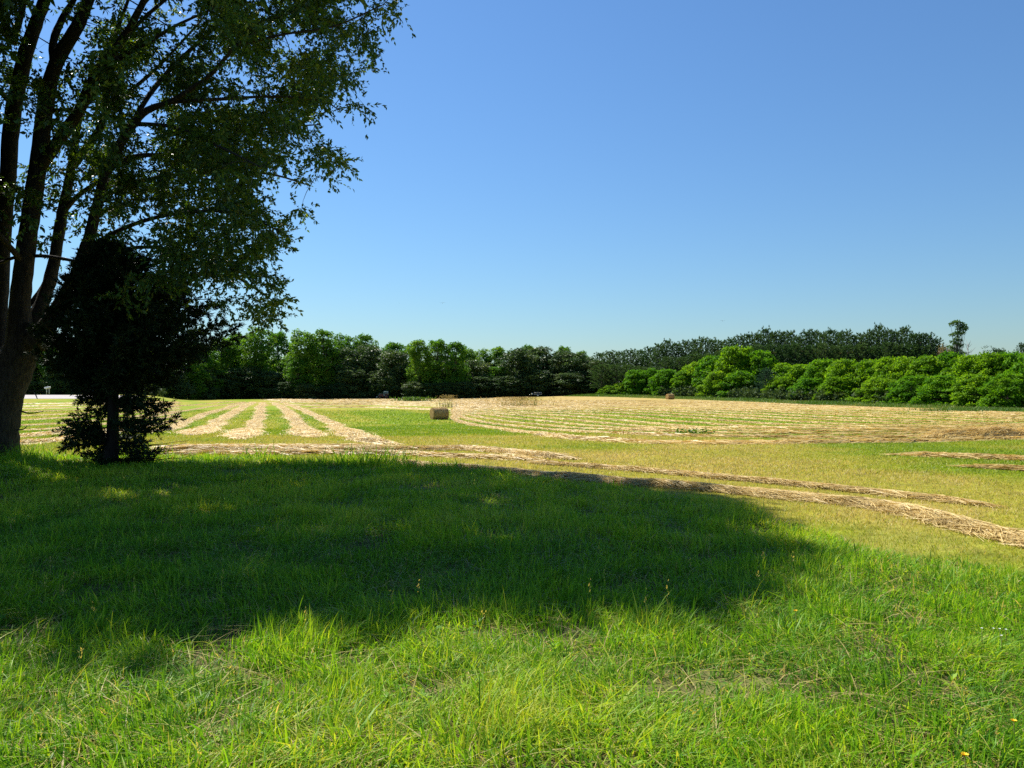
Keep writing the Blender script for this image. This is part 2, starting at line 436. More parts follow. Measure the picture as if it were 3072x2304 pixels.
TX, TY = [], []
def build_long_grass():
    b = MB()
    for (y0, y1, dens, w0, segs) in [(1.6, 3.2, 3300, .0074, 3), (3.2, 5, 4300, .0080, 3), (5, 7.5, 3300, .0090, 3), (7.5, 11, 2300, .010, 3), (11, 15, 1300, .0125, 2), (15, 20, 750, .016, 2)]:
        P = scatter(y0, y1, dens)
        keep = rng.random(len(P)) < long_grass(P[:, 0], P[:, 1]) ** .8
        clump = fbm(P[:, 0] * 2.2, P[:, 1] * 2.2, 61, 2); patch = fbm(P[:, 0] * .55, P[:, 1] * .55, 62, 2)
        bare = fbm(P[:, 0] * 1.3, P[:, 1] * 1.3, 64, 3)
        keep &= rng.random(len(P)) < np.clip(.35 + 1.6 * (clump - .25), .25, 1) * np.clip(1.4 - 2.4 * np.maximum(bare - .58, 0) * 3, .72, 1)
        P, clump, patch, bare = P[keep], clump[keep], patch[keep], bare[keep]
        n = len(P)
        lg = long_grass(P[:, 0], P[:, 1])
        edge = S((P[:, 1] - (np.interp(P[:, 0], LGx, LGy) - 2.0)) / 1.5) * (P[:, 0] < 0)
        H = (.050 + .095 * clump + .06 * patch) * (.5 + .8 * rng.random(n)) * (.45 + .55 * lg) * (1 + .5 * edge)
        H *= np.where(rng.random(n) < .04, 1.5, 1.0)
        H *= 1 - .35 * S((P[:, 0] - 2.5) / 3) * S((P[:, 1] - 4) / 3)
        la = vnoise(P[:, 0] * 1.6, P[:, 1] * 1.6, 66) * 9 + rng.normal(size=n) * 1.3
        lean = np.c_[np.cos(la), np.sin(la)]
        bend = np.clip(.55 + .4 * rng.normal(size=n) + .5 * (vnoise(P[:, 0] * 1.7, P[:, 1] * 1.7, 67) - .4), .05, 1.5)
        tint = np.clip(.40 + .5 * (patch - .5) + .45 * (clump - .5) + .19 * rng.normal(size=n) + .55 * (fbm(P[:, 0] * .22 + 3, P[:, 1] * .3, 93, 2) - .5), .02, .82)
        dryp = .03 + .10 * S((bare - .5) * 4) + .12 * S((P[:, 0] - 2.2) / 2.5) * S((P[:, 1] - 4.5) / 2) + .3 * (1 - lg)
        dry = rng.random(n) < dryp
        tint[dry] = .80 + .2 * rng.random(dry.sum()); H[dry] *= .75
        W = w0 * (.65 + .7 * rng.random(n)); W[rng.random(n) < .05] *= 1.7
        b.addflat(*blades(P, H, W, lean, bend, tint, segs))
        # low thatch and fallen dry stalks between the blades
        m = int(n * .12); Q = P[rng.integers(0, n, m)] + rng.normal(size=(m, 2)) * .06
        a = rng.random(m) * 6.28
        b.addflat(*blades(Q, .05 + .12 * rng.random(m), W[:m] * .8, np.c_[np.cos(a), np.sin(a)] * 2.2, .9 + .4 * rng.random(m), .72 + .28 * rng.random(m), segs))
    # low broad leaved weeds and clover, and a few seed stalks
    for (y0, y1, dens, sz) in [(2.2, 5, 26, .030), (5, 9, 16, .034), (9, 13, 7, .04)]:
        P = scatter(y0, y1, dens); P = P[rng.random(len(P)) < long_grass(P[:, 0], P[:, 1]) * (.3 + fbm(P[:, 0] * .8, P[:, 1] * .8, 81, 2))]
        m = 7; n = len(P); Q = np.repeat(P, m, 0); a = rng.random(n * m) * 6.28; e = .15 + .7 * rng.random(n * m)
        A = np.c_[np.cos(a), np.sin(a), e]; hgt = np.repeat(.02 + .05 * rng.random(n), m)
        B = np.c_[Q + np.c_[np.cos(a), np.sin(a)] * (.012 * rng.random(n * m))[:, None], terrain(Q[:, 0], Q[:, 1]) + hgt * rng.random(n * m)]
        LL = np.repeat(sz * (.6 + .5 * rng.random(n)), m) * (.6 + .6 * rng.random(n * m))
        v, ff, lt = leaves(B, A, np.tile([[0, 0, 1.]], (n * m, 1)) + .3 * rdir(n * m), LL * 1.6, LL * .75, .12)
        b.addflat(v, ff, lt, np.repeat(np.repeat(.05 + .5 * rng.random(n), m), 4))
    P = scatter(2.5, 12, .9); P = P[long_grass(P[:, 0], P[:, 1]) > .9]; n = len(P); a = rng.random(n) * 6.28; hh = .20 + .16 * rng.random(n)
    b.addflat(*blades(P, hh, np.full(n, .004), np.c_[np.cos(a), np.sin(a)], .1 + .3 * rng.random(n), .7 + .25 * rng.random(n), 3))
    m = 9; Q = np.repeat(np.c_[P + np.c_[np.cos(a), np.sin(a)] * (hh * .22)[:, None], terrain(P[:, 0], P[:, 1]) + hh * .80], m, 0) + np.c_[.006 * rng.normal(size=(n * m, 2)), .028 * rng.normal(size=n * m)]
    v, ff, lt = leaves(Q, rdir(n * m) * .6 + np.array([0, 0, 1.]), rdir(n * m), .018, .007); b.addflat(v, ff, lt, np.full(len(v), .9))
    # tall edge weeds and stalks against the hay
    xs = np.linspace(-13.5, -2.2, 60); P = []
    for x in xs:
        yb = np.interp(x, LGx, LGy); n = int(26 * vnoise(np.array([x * .9]), np.array([0.]), 71)[0] ** 2.2 * 2.6)
        P += [(x + rng.normal() * .16, yb - .15 + rng.normal() * .25) for _ in range(n)]
    P = np.array(P); n = len(P); a = rng.random(n) * 6.28
    b.addflat(*blades(P, .22 + .42 * rng.random(n) ** 1.6, .013 + .010 * rng.random(n), np.c_[np.cos(a), np.sin(a)], .15 + .6 * rng.random(n), .1 + .5 * rng.random(n), 3))
    o = mesh_obj('long_grass', np.vstack(b.v), b.f, b.l, M['grass'], None, np.concatenate(b.t))
    tag(o, 'long green grass in front of the mown field, half in tree shade', 'grass', kind='stuff')

def build_stubble():
    b = MB()
    for (y0, y1, dens, w0, h0) in [(5, 9, 1500, .006, .05), (9, 14, 1100, .008, .055), (14, 22, 620, .012, .06), (22, 32, 300, .018, .07), (32, 48, 130, .03, .08), (48, 75, 55, .05, .09), (75, 125, 16, .10, .11)]:
        P = scatter(y0, y1, dens, 5.0 if y0 < 30 else 3.0)
        keep = rng.random(len(P)) > long_grass(P[:, 0], P[:, 1])
        P = P[keep]; n = len(P)
        n1 = fbm(P[:, 0] * .18, P[:, 1] * .18, 1, 3); n2 = fbm(P[:, 0] * .9, P[:, 1] * .9, 2, 3)
        H = h0 * (.5 + .9 * rng.random(n)) * (.6 + .8 * n2)
        inner = S((P[:, 1] - 30) / 8)
        sk = vnoise((P[:, 0] - VPX * P[:, 1]) * .8, P[:, 1] * .03, 77)
        tint = np.clip(.60 - 1.2 * (n1 - .42) * (1 - inner) + .35 * (n2 - .5) - .48 * inner + inner * 1.3 * (sk * .55 + n1 * .45 - .45) + .16 * rng.normal(size=n), 0, 1)
        a = rng.random(n) * 6.28
        b.addflat(*blades(P, H, w0 * (.6 + .8 * rng.random(n)), np.c_[np.cos(a), np.sin(a)], .2 + .7 * rng.random(n), tint, 1 if y0 > 20 else 2))
    o = mesh_obj('stubble', np.vstack(b.v), b.f, b.l, M['stubble'], None, np.concatenate(b.t))
    tag(o, 'short mown stubble, olive and yellow green, covering the cut field', 'stubble', kind='stuff')

build_long_grass(); build_stubble()

# ------------------------------------------------------------------ hay windrows
def resample(pts, step):
    p = np.array(pts, float); seg = np.linalg.norm(np.diff(p, axis=0), axis=1); s = np.r_[0, np.cumsum(seg)]
    n = max(int(s[-1] / step), 3); t = np.linspace(0, s[-1], n)
    q = np.c_[np.interp(t, s, p[:, 0]), np.interp(t, s, p[:, 1])]
    for _ in range(max(2, int(1.5 / step))):
        q[1:-1] = (q[:-2] + 2 * q[1:-1] + q[2:]) / 4
    return q

def windrow(pts, width, height, per_m, slen, swid, label, group=None, seed=0, step=None, ragged=.35, taper=True, spread=1.0, tangle=.26):
    step = step or width * .3
    c = resample(pts, step); n = len(c)
    T = np.gradient(c, axis=0); T /= np.linalg.norm(T, axis=1)[:, None] + 1e-9
    Nn = np.c_[-T[:, 1], T[:, 0]]
    s = np.arange(n) * step
    wn = width * (1 + ragged * 1.6 * (fbm(s / width * .35, s * 0 + seed, 5, 3) - .5))
    hn = height * (.55 + .9 * fbm(s / width * .5, s * 0 + seed, 6, 3))
    if taper:
        e = S(np.minimum(np.arange(n), np.arange(n)[::-1]) / max(3, .03 * n)); wn = wn * (.35 + .65 * e); hn = hn * e
    m = 9; us = np.linspace(-1, 1, m)
    c = c + Nn * (width * .5 * (fbm(s / width * .22, s * 0 + seed, 8, 2) - .5))[:, None]
    V = []
    for u in us:
        xy = c + Nn * (u * wn * .5)[:, None]
        z = terrain(xy[:, 0], xy[:, 1]) + hn * (1 - abs(u) ** 2.2) * (.75 + .6 * (fbm(xy[:, 0] / width * 1.7, xy[:, 1] / width * 1.7, 9 + seed, 2) - .3)) - (.03 if abs(u) == 1 else -.004)
        V.append(np.c_[xy, z])
    V = np.stack(V, 1)
    b = MB()
    i = (np.arange(n - 1)[:, None] * m + np.arange(m - 1)[None, :]).ravel()
    q = np.stack([i, i + 1, i + m + 1, i + m], 1)
    b.addflat(V.reshape(-1, 3), q.ravel(), np.full(len(q), 4), .58 + .25 * (rng.random(n * m) - .5))
    ns = int(per_m * n * step)
    if ns:
        fi = rng.random(ns) * (n - 1.001); i0 = fi.astype(int); fr = (fi - i0)[:, None]
        u = np.clip(rng.normal(size=ns) * .5 * spread, -1.25 * spread, 1.25 * spread)
        xy = c[i0] * (1 - fr) + c[i0 + 1] * fr + Nn[i0] * (u * wn[i0] * .5)[:, None]
        zz = terrain(xy[:, 0], xy[:, 1]) + hn[i0] * np.maximum(0, 1 - np.abs(u) ** 2.2) * (.75 + .6 * (fbm(xy[:, 0] / width * 1.7, xy[:, 1] / width * 1.7, 9 + seed, 2) - .3)) + .01
        zz += rng.random(ns) ** 2 * height * .25
        ang = np.arctan2(T[i0, 1], T[i0, 0]) + rng.normal(size=ns) * tangle + np.where(rng.random(ns) < .5, math.pi, 0)
        L = slen * (.5 + .9 * rng.random(ns)); W = swid * (.6 + .8 * rng.random(ns))
        d = np.c_[np.cos(ang), np.sin(ang), rng.normal(size=ns) * .05]
        sd_ = np.c_[-np.sin(ang), np.cos(ang), rng.normal(size=ns) * .5]; sd_ = unit(sd_)
        C = np.c_[xy, zz]
        a = C - d * (L * .5)[:, None]; e = C + d * (L * .5)[:, None]; mid = C + np.c_[np.zeros((ns, 2)), L * .06]
        hw = (W * .5)[:, None] * sd_
        v = np.stack([a - hw, a + hw, mid + hw, mid - hw, e + hw * .4, e - hw * .4], 1).reshape(-1, 3)
        base = np.arange(ns)[:, None] * 6
        ff = (base + np.array([0, 1, 2, 3, 3, 2, 4, 5])[None, :]).ravel()
        cl = fbm(xy[:, 0] / width * .8, xy[:, 1] / width * .8, 15 + seed, 2)
        b.addflat(v, ff, np.full(ns * 2, 4), np.repeat(np.clip(.60 + .7 * (cl - .5) + .24 * rng.normal(size=ns), 0, 1), 6))
    o = b.build('windrow', M['straw'], None)
    return tag(o, label, 'windrow', group)

NEAR = 'windrows of cut hay along the near edge of the field'
windrow(ground_path([(2470, 1236), (2380, 1213), (2300, 1192), (2212, 1172), (2050, 1128), (1900, 1098), (1750, 1080), (1600, 1066), (1400, 1048), (1200, 1029), (1000, 1012), (880, 1004), (800, 999)]), 0.42, .06, 1500, .42, .0062,
        'broad windrow nearest the camera, running from the shaded grass out to the right edge', NEAR, 1, .18, .45, True, 1.0, .42)
windrow(ground_path([(2135, 1094), (2000, 1079), (1850, 1063), (1750, 1052), (1640, 1041), (1500, 1029), (1380, 1018), (1250, 1008), (1150, 1001)]), .27, .04, 900, .4, .007,
        'narrow pale windrow just behind the broad nearest one, ending in a thin tip', NEAR, 2, .15, .45, True, 1.0, .42)
windrow(ground_path([(1225, 993), (1160, 987), (1090, 977), (1000, 969), (930, 971), (860, 974), (700, 973), (560, 971), (420, 972), (340, 975)]), 0.9, .075, 640, .5, .010,
        'lumpy windrow crossing the near ends of the left hand hay rows', NEAR, 4, .25, .5, True, 1.0, .5)
windrow(ground_path([(1180, 998), (1060, 990), (920, 984), (800, 981), (640, 980), (480, 981), (350, 984)]), .55, .05, 260, .5, .015,
        'flat scattered hay strip between the long grass edge and the lumpy crosswise windrow', NEAR, 5, .2)
windrow(ground_path([(1930, 984), (2010, 987), (2100, 991), (2212, 996), (2300, 1000), (2480, 1008)]), .6, .07, 260, .5, .016, 'thin hay strip on the olive stubble by the right edge, the farther of two', NEAR, 6, .2)
windrow(ground_path([(2080, 1009), (2150, 1013), (2212, 1016), (2300, 1022), (2440, 1031)]), .45, .06, 260, .5, .014, 'thin hay strip on the olive stubble by the right edge, the nearer of two', NEAR, 7, .18)
windrow(ground_path([(2010, 949), (2100, 947), (2180, 945), (2212, 944), (2300, 944), (2400, 945)]), 1.6, .38, 500, .6, .014, 'tallest heap of loose hay at the right edge of the mown field', NEAR, 8, .3)
windrow(ground_path([(1700, 952), (1725, 952.5), (1750, 953)]), .8, .2, 200, .5, .02, 'small brown clump of hay lying on the green strip below the striped rows', None, 9, .2)

ORD = ['first', 'second', 'third', 'fourth', 'fifth', 'sixth', 'seventh', 'eighth', 'ninth', 'tenth', 'eleventh', 'twelfth', 'thirteenth', 'fourteenth', 'fifteenth', 'sixteenth', 'seventeenth', 'eighteenth', 'nineteenth', 'twentieth']
def ordn(i):
    if i < 20: return ORD[i]
    t = ['twenty', 'thirty', 'forty', 'fifty', 'sixty', 'seventy', 'eighty'][(i + 1) // 10 - 2]
    r = (i + 1) % 10
    return t + '-' + ORD[r - 1] if r else {'twenty': 'twentieth', 'thirty': 'thirtieth', 'forty': 'fortieth', 'fifty': 'fiftieth', 'sixty': 'sixtieth', 'seventy': 'seventieth'}[t]

FAN = 'hay rows fanning out on the left half of the field'
fan = [([(1101, 1319), (998, 1273), (929, 1239), (872, 1216), (842, 1206)], 1.5, 'rightmost hay row of the left fan, curling out beside the green strip'),
       ([(929, 1313), (895, 1273), (866, 1239), (843, 1218), (817, 1207)], 1.75, 'second hay row of the left fan counted from the green strip'),
       ([(712, 1319), (757, 1285), (775, 1250), (784, 1222), (789, 1207)], 1.7, 'third hay row of the left fan counted from the green strip'),
       ([(560, 1306), (654, 1262), (712, 1233), (746, 1214), (763, 1206)], 1.9, 'fourth hay row of the left fan counted from the green strip'),
       ([(440, 1300), (540, 1273), (609, 1245), (677, 1225), (735, 1208)], 1.5, 'fifth hay row of the left fan, emerging from behind the cedar'),
       ([(480, 1243), (560, 1232), (640, 1219), (735, 1206)], 1.0, 'sixth hay row of the left fan, thin and far, right of the cedar'),
       ([(470, 1224), (560, 1217), (640, 1210), (700, 1205)], 1.0, 'farthest and thinnest hay row of the left fan, right of the cedar')]
for k, (pp, wd, lab) in enumerate(fan):
    windrow([ground_at(*p) for p in pp], wd, .09, 95, .6, .022, lab, FAN, 20 + k, .6)
wing = ground_path([(850, 962), (800, 957), (765, 948)])
windrow(wing, .9, .10, 220, .5, .014, 'short flared hay tail at the near end of the rightmost fan row', FAN, 19, .3)
for k, py in enumerate([1330, 1308, 1291, 1276, 1259, 1247, 1235, 1226, 1218, 1211]):
    f = lambda u: 1203 + (py - 1203) * u
    pp = [(-60, f(1.10)), (100, f(1.0)), (250, f(.86)), (400, f(.66)), (540, f(.40) + .5)]
    windrow([ground_at(*p) for p in pp], 1.0 + .06 * k, .07, 60, .7, .03, '%s hay row from the near side in the gap between big trunk and cedar' % ordn(k), FAN, 30 + k, .8)

windrow(ground_path([(850, 965), (700, 966), (550, 966), (440, 967), (340, 969)]), 1.5, .06, 420, .55, .013, 'broad thin spread of hay joining the near ends of the fan rows', NEAR, 18, .3)
STR = 'close set hay rows in the striped right hand part of the field'
L_ = np.array(resample(RL, 1.5)); U_ = np.array(resample(RU, 1.5))
ii = np.linspace(0, 1, 60)
Lr = np.c_[np.interp(ii, np.linspace(0, 1, len(L_)), L_[:, 0]), np.interp(ii, np.linspace(0, 1, len(L_)), L_[:, 1])]
Ur = np.c_[np.interp(ii, np.linspace(0, 1, len(U_)), U_[:, 0]), np.interp(ii, np.linspace(0, 1, len(U_)), U_[:, 1])]
NR = 17
for k in range(NR):
    t = (k / (NR - 1)) ** 1.15
    pts = Lr * (1 - t) + Ur * t
    pts = pts + np.c_[np.zeros(60), 1.3 * (fbm(ii * 5, ii * 0 + k, 33, 2) - .5) * 2]
    pts = [p for p in pts if p[0] < tree_edge(p[1]) - 17]
    a = int(len(pts) * (.06 * rng.random())) if k else 0; pts = pts[a:]
    windrow(pts, 0.72 + .75 * t + .4 * rng.random(), .045 + .06 * t, 75 - 35 * t, .8, .03 + .02 * t, '%s hay row from the near edge of the striped right hand field' % ordn(k), STR, 50 + k, .7 + .5 * t, .55)
CEN = 'far hay rows in front of the dark wood in the middle'
L2 = np.array(ground_path([(650, 882), (800, 880), (985, 887)])); U2 = np.array([(-82.0, 250.0), (-40., 250.), (8., 245.)])
for k in range(9):
    t = (k / 8) ** .9; a = np.linspace(0, 1, 30)
    P0 = np.c_[np.interp(a, [0, .5, 1], L2[:, 0]), np.interp(a, [0, .5, 1], L2[:, 1])]; P1 = np.c_[np.interp(a, [0, .5, 1], U2[:, 0]), np.interp(a, [0, .5, 1], U2[:, 1])]
    windrow(P0 * (1 - t) + P1 * t + rng.normal(size=(1, 2)) * .8, 1.9 + .8 * rng.random(), .16, 26, .9, .05, '%s far hay row behind the green strip, counted from the bale side' % ordn(k), CEN, 80 + k, 1.2, .6)
# ------------------------------------------------------------------ the big tree in front
def poly_in(px, py, poly):
    inside = np.zeros(len(px), bool); n = len(poly); j = n - 1
    for i in range(n):
        xi, yi = poly[i]; xj, yj = poly[j]
        c = ((yi > py) != (yj > py)) & (px < (xj - xi) * (py - yi) / (yj - yi + 1e-9) + xi)
        inside ^= c; j = i
    return inside

def build_near_tree():
    r = np.random.default_rng(5)
    D0 = 18.0
    bx, by = ground_at(-8, 1372)
    D0 = by
    tree = empty('broadleaf_tree', (bx, by, hz(bx, by)))
    tag(tree, 'large many-stemmed broadleaf tree in dark shade, filling the upper left of the picture', 'tree')
    O = np.array(tree.location)
    def path(pts):
        P = []; rad = []
        for (px, py, dd, rp) in pts:
            d = D0 + dd; P.append(np.array(at(px, py, d))); rad.append(rp * d / FPX * (.9 if py < 1000 else 1))
        P = np.array(P); t = np.arange(len(P)); tt = np.linspace(0, len(P) - 1, (len(P) - 1) * 5 + 1)
        # Catmull-Rom through the joints
        Q = np.vstack([2 * P[0] - P[1], P, 2 * P[-1] - P[-2]]); out = []
        for s in tt:
            i = min(int(s), len(P) - 2); f = s - i
            p0, p1, p2, p3 = Q[i], Q[i + 1], Q[i + 2], Q[i + 3]
            out.append(.5 * ((2 * p1) + (-p0 + p2) * f + (2 * p0 - 5 * p1 + 4 * p2 - p3) * f * f + (-p0 + 3 * p1 - 3 * p2 + p3) * f ** 3))
        return np.array(out), np.interp(tt, t, rad)
    limbs = {
     'A': [(5, 1150, .2, 34), (0, 1020, .6, 24), (2, 926, .9, 21), (6, 780, 1.2, 22), (14, 620, 1.3, 24), (24, 500, 1.4, 25), (34, 353, 1.5, 25), (68, 180, 1.6, 23), (103, 70, 1.7, 20), (135, -20, 1.7, 17), (180, -200, 1.6, 13), (230, -420, 1.2, 8), (290, -640, .8, 4)],
     'B': [(62, 1075, 0, 46), (58, 926, -.1, 33), (72, 790, -.2, 29), (88, 660, -.3, 28), (112, 500, -.4, 27), (129, 353, -.6, 25), (143, 264, -.7, 24), (170, 176, -.9, 22), (229, 76, -1.2, 20), (265, -10, -1.4, 17), (330, -180, -1.8, 13), (410, -400, -2.2, 8), (480, -600, -2.4, 4)],
     'C': [(118, 500, -.4, 20), (172, 423, -.8, 18), (235, 329, -1.3, 17), (270, 247, -1.7, 15), (329, 165, -2.1, 14), (382, 88, -2.5, 12), (430, -5, -2.9, 10), (500, -150, -3.4, 7), (600, -330, -3.8, 4)],
     'D': [(90, 1010, .2, 30), (128, 905, .5, 22), (156, 813, .7, 19), (172, 720, .9, 18), (185, 640, 1.1, 17), (202, 555, 1.3, 15), (217, 470, 1.5, 13), (235, 353, 1.9, 11), (278, 262, 2.3, 9), (330, 130, 2.8, 7), (380, 0, 3.1, 5), (440, -200, 3.4, 3)],
     'E': [(108, 1030, -.2, 36), (149, 965, -.4, 26), (199, 881, -.6, 22), (232, 815, -.8, 20), (255, 745, -1., 19), (272, 690, -1.1, 18), (298, 588, -1.3, 17), (317, 517, -1.5, 16), (353, 441, -1.8, 14), (400, 370, -2.1, 12), (440, 329, -2.3, 11), (505, 305, -2.6, 9), (564, 270, -2.9, 8), (635, 217, -3.2, 7), (705, 135, -3.5, 5), (764, 95, -3.7, 3)],
    }
    subs = {
     'A': [[(26, 125, 1.6, 13), (8, 40, 1.8, 11), (-20, -60, 2, 9), (-60, -250, 2.4, 5)], [(34, 130, 1.6, 12), (58, 40, 1.3, 10), (80, -40, 1., 8), (120, -240, .4, 4)],
           [(8, 700, 1.2, 12), (-150, 520, 2, 10), (-330, 330, 3, 8), (-480, 120, 3.6, 6), (-600, -150, 4, 3)], [(40, 320, 1.5, 10), (-100, 150, 3.2, 8), (-200, -100, 5, 5), (-220, -400, 6, 3)]],
     'B': [[(159, 195, -.8, 13), (157, 120, -.7, 12), (190, 40, -.5, 10), (228, -30, -.4, 8), (270, -220, 0, 4)], [(72, 790, -.2, 10), (-60, 640, -2., 8), (-200, 460, -3.6, 6), (-320, 200, -4.8, 3)],
           [(0, 788, .3, 5), (50, 771, 0, 6), (136, 768, -.3, 6), (220, 782, -.6, 5)]],
     'C': [[(265, 247, -1.7, 9), (350, 175, -2.4, 8), (447, 120, -3.1, 7), (529, 72, -3.6, 5), (640, 22, -4.2, 3)], [(235, 329, -1.3, 6), (200, 327, -1.1, 6), (160, 330, -.9, 7)], [(329, 165, -2.1, 8), (420, 60, -1.6, 6), (560, -60, -1.2, 5), (760, -230, -.8, 3)]],
     'D': [[(217, 500, 1.5, 11), (264, 435, 1.5, 12), (300, 378, 1.6, 11), (322, 325, 1.8, 9), (390, 270, 2.4, 7), (480, 190, 3.2, 5), (600, 60, 4.2, 3)], [(185, 640, 1.1, 9), (226, 592, 1., 8), (275, 556, .8, 7), (310, 538, .5, 5)],
           [(150, 830, .7, 8), (96, 905, .5, 8), (60, 945, .3, 8)]],
     'E': [[(317, 517, -1.5, 10), (353, 488, -1.2, 9), (423, 465, -.8, 8), (505, 462, -.4, 7), (588, 429, .1, 6), (676, 405, .6, 5), (823, 382, 1.3, 4), (960, 372, 1.8, 2)],
           [(232, 815, -.8, 9), (330, 758, -.4, 8), (470, 742, .1, 6), (620, 784, .6, 5), (740, 850, 1., 4), (822, 905, 1.2, 2)],
           [(255, 745, -1., 9), (400, 672, -1.8, 7), (560, 636, -2.6, 6), (720, 640, -3.2, 4), (830, 690, -3.6, 2)],
           [(298, 588, -1.3, 9), (450, 536, -.6, 7), (620, 516, .2, 5), (800, 520, 1., 4), (930, 556, 1.6, 2)],
           [(505, 305, -2.6, 7), (650, 296, -2.4, 6), (820, 288, -2.2, 4), (960, 300, -2., 3), (1020, 330, -1.9, 2)],
           [(705, 135, -3.5, 5), (850, 100, -3.4, 4), (1000, 76, -3.2, 3), (1150, 10, -3., 2)],
           [(400, 370, -2.1, 8), (520, 380, -3.4, 6), (660, 440, -4.6, 4), (780, 500, -5.4, 2)],
           [(199, 881, -.6, 8), (290, 860, -1.6, 6), (420, 862, -2.4, 5), (560, 900, -3, 3)],
           [(353, 441, -1.8, 9), (470, 250, -.4, 8), (640, 80, 1., 6), (860, -120, 2, 4), (1050, -300, 2.6, 2)],
           [(160, 950, -.4, 7), (200, 985, -.7, 6), (236, 1010, -.9, 4)]],
    }
    # trunk: flared foot, slight lean, fluted surface
    tp, tr = path([(-22, 1400, .0, 74), (-12, 1370, .0, 60), (-4, 1290, 0, 54), (10, 1200, 0, 51), (36, 1120, 0, 52), (60, 1060, 0, 50), (80, 1010, 0, 40), (96, 970, 0, 26)])
    b = MB(); b.tube(tp - O, tr, 20, True, .5, .12); trunk = b.build('trunk', M['bark'], tree, True)
    nodes, nl, nr = [], [], []
    LB = {}
    for key in limbs:
        mb = MB(); LB[key] = mb
        P, rad = path(limbs[key]); mb.tube(P - O, rad, 12, True, .5, .14)
        nodes += list(P); nl += [key] * len(P); nr += list(rad)
        for sp in subs[key]:
            P, rad = path(sp); mb.tube(P - O, rad, 8, True, .5, .15)
            nodes += list(P); nl += [key] * len(P); nr += list(rad)
    # crown volume: a broad dome, held to the tree's outline where that shows
    outline = [(1222, 0), (1195, 48), (1125, 74), (1132, 167), (1160, 215), (1139, 306), (1130, 355), (1070, 372), (1060, 403), (1010, 415), (986, 444), (1030, 479), (1018, 540), (972, 570), (917, 583), (903, 653), (889, 694), (847, 758), (764, 780), (722, 800), (790, 812), (850, 868), (861, 917), (843, 952), (750, 975), (667, 960), (560, 985), (480, 950), (350, 890), (240, 850), (180, 800), (100, 760), (0, 800), (-250, 880), (-1200, 900), (-2500, 800), (-2500, -4000), (2200, -4000), (1700, -1500), (1450, -600), (1330, -200)]
    C0 = np.array([bx + 1.2, by, 8.9]); RX = np.array([10.5, 8.5, 8.6])
    cl = []
    want = 5500
    # the crown is shaped so that its shade falls on the patch of grass it shades in the place
    shade = ground_path([(-1500, 1310), (-300, 1312), (0, 1296), (100, 1322), (260, 1340), (400, 1364), (560, 1326), (700, 1330), (800, 1298), (1000, 1280), (1150, 1288), (1330, 1318), (1480, 1312), (1530, 1260), (1600, 1226), (1670, 1214), (1670, 1188), (1560, 1166), (1440, 1158), (1440, 1138), (1600, 1146), (1610, 1108), (1540, 1082), (1400, 1054), (1200, 1028), (1000, 1016), (850, 1008), (700, 1006), (300, 1003), (-1500, 1000)])
    flecks = ground_path([(430, 1118), (640, 1150), (870, 1152), (1160, 1176), (300, 1075), (1010, 1085), (60, 1130), (560, 1240)])
    cot = 1 / math.tan(R(SUN_EL)); kx, ky = math.sin(R(SUN_AZ)) * cot, -math.cos(R(SUN_AZ)) * cot
    while len(cl) < want:
        u = rdir(4000, r) * (r.random((4000, 1)) ** (1 / 2.6)); p = C0 + u * RX
        px = CX + p[:, 0] / p[:, 1] * FPX; py = HY - (p[:, 2] - EYE) / p[:, 1] * FPX
        ok = poly_in(px, py, outline) & (p[:, 2] > 2.6) & (p[:, 1] > 9)
        jit = .22 * r.normal(size=(4000, 2))
        ok &= poly_in(p[:, 0] + kx * (p[:, 2] - .1) + jit[:, 0], p[:, 1] + ky * (p[:, 2] - .1) + jit[:, 1], shade)
        for gx, gy in flecks:      # gaps that let sun flecks through to the grass
            ok &= (np.hypot((p[:, 0] + kx * p[:, 2] - gx) / .85, (p[:, 1] + ky * p[:, 2] - gy) / .75) > 1) | (r.random(4000) < .22)
        hole = fbm(px / 110, py / 110, 91, 2)
        inner = (px < 300) & (px > -100) & (py > -100)
        ok &= (hole > .46) | (r.random(4000) < .10)
        ok &= ~inner | (r.random(4000) < .30 - .25 * S((py - 560) / 250))
        ok &= ~((px < 640) & (px > -150) & (py < 720) & (py > -150)) | (r.random(4000) < .75)
        cl += list(p[ok])
    cl = np.array(cl[:want])
    N = np.array(nodes); L = list(nl); RR = list(nr)
    dmin = np.array([np.min(np.linalg.norm(N - c, axis=1)) for c in cl])
    cl = cl[np.argsort(dmin)]
    cap = 90000; NB = np.zeros((cap, 3)); NB[:len(N)] = N; cnt = len(N)
    for c in cl:
        d = NB[:cnt] - c; dist = np.linalg.norm(d, axis=1) + .8 * np.maximum(0, d[:, 2]) * .6
        i = int(np.argmin(dist)); a = NB[i]; ln = np.linalg.norm(c - a)
        if ln < .05: continue
        r0 = min(RR[i] * .7, .006 + .011 * ln); k = 4 if ln < 1.2 else 6
        mid = (a + c) / 2 + np.array([0, 0, .10 * ln]) + r.normal(size=3) * .09 * ln
        t = np.linspace(0, 1, k)[:, None]
        P = a * (1 - t) ** 2 + 2 * mid * t * (1 - t) + c * t * t
        rad = np.linspace(r0, .0035, k)
        LB[L[i]].tube(P - O, rad, 4, False)
        for q, rr in zip(P[1:], rad[1:]):
            if cnt < cap: NB[cnt] = q; cnt += 1; L.append(L[i]); RR.append(rr)
    for key in limbs: LB[key].build('limb', M['bark'], tree, True)
    # leaf sprays round every twig end
    n = len(cl); px = CX + cl[:, 0] / cl[:, 1] * FPX; py = HY - (cl[:, 2] - EYE) / cl[:, 1] * FPX
    inframe = (px > -120) & (px < 1300) & (py > -80)
    V = []; T = []
    shoot_n = 8
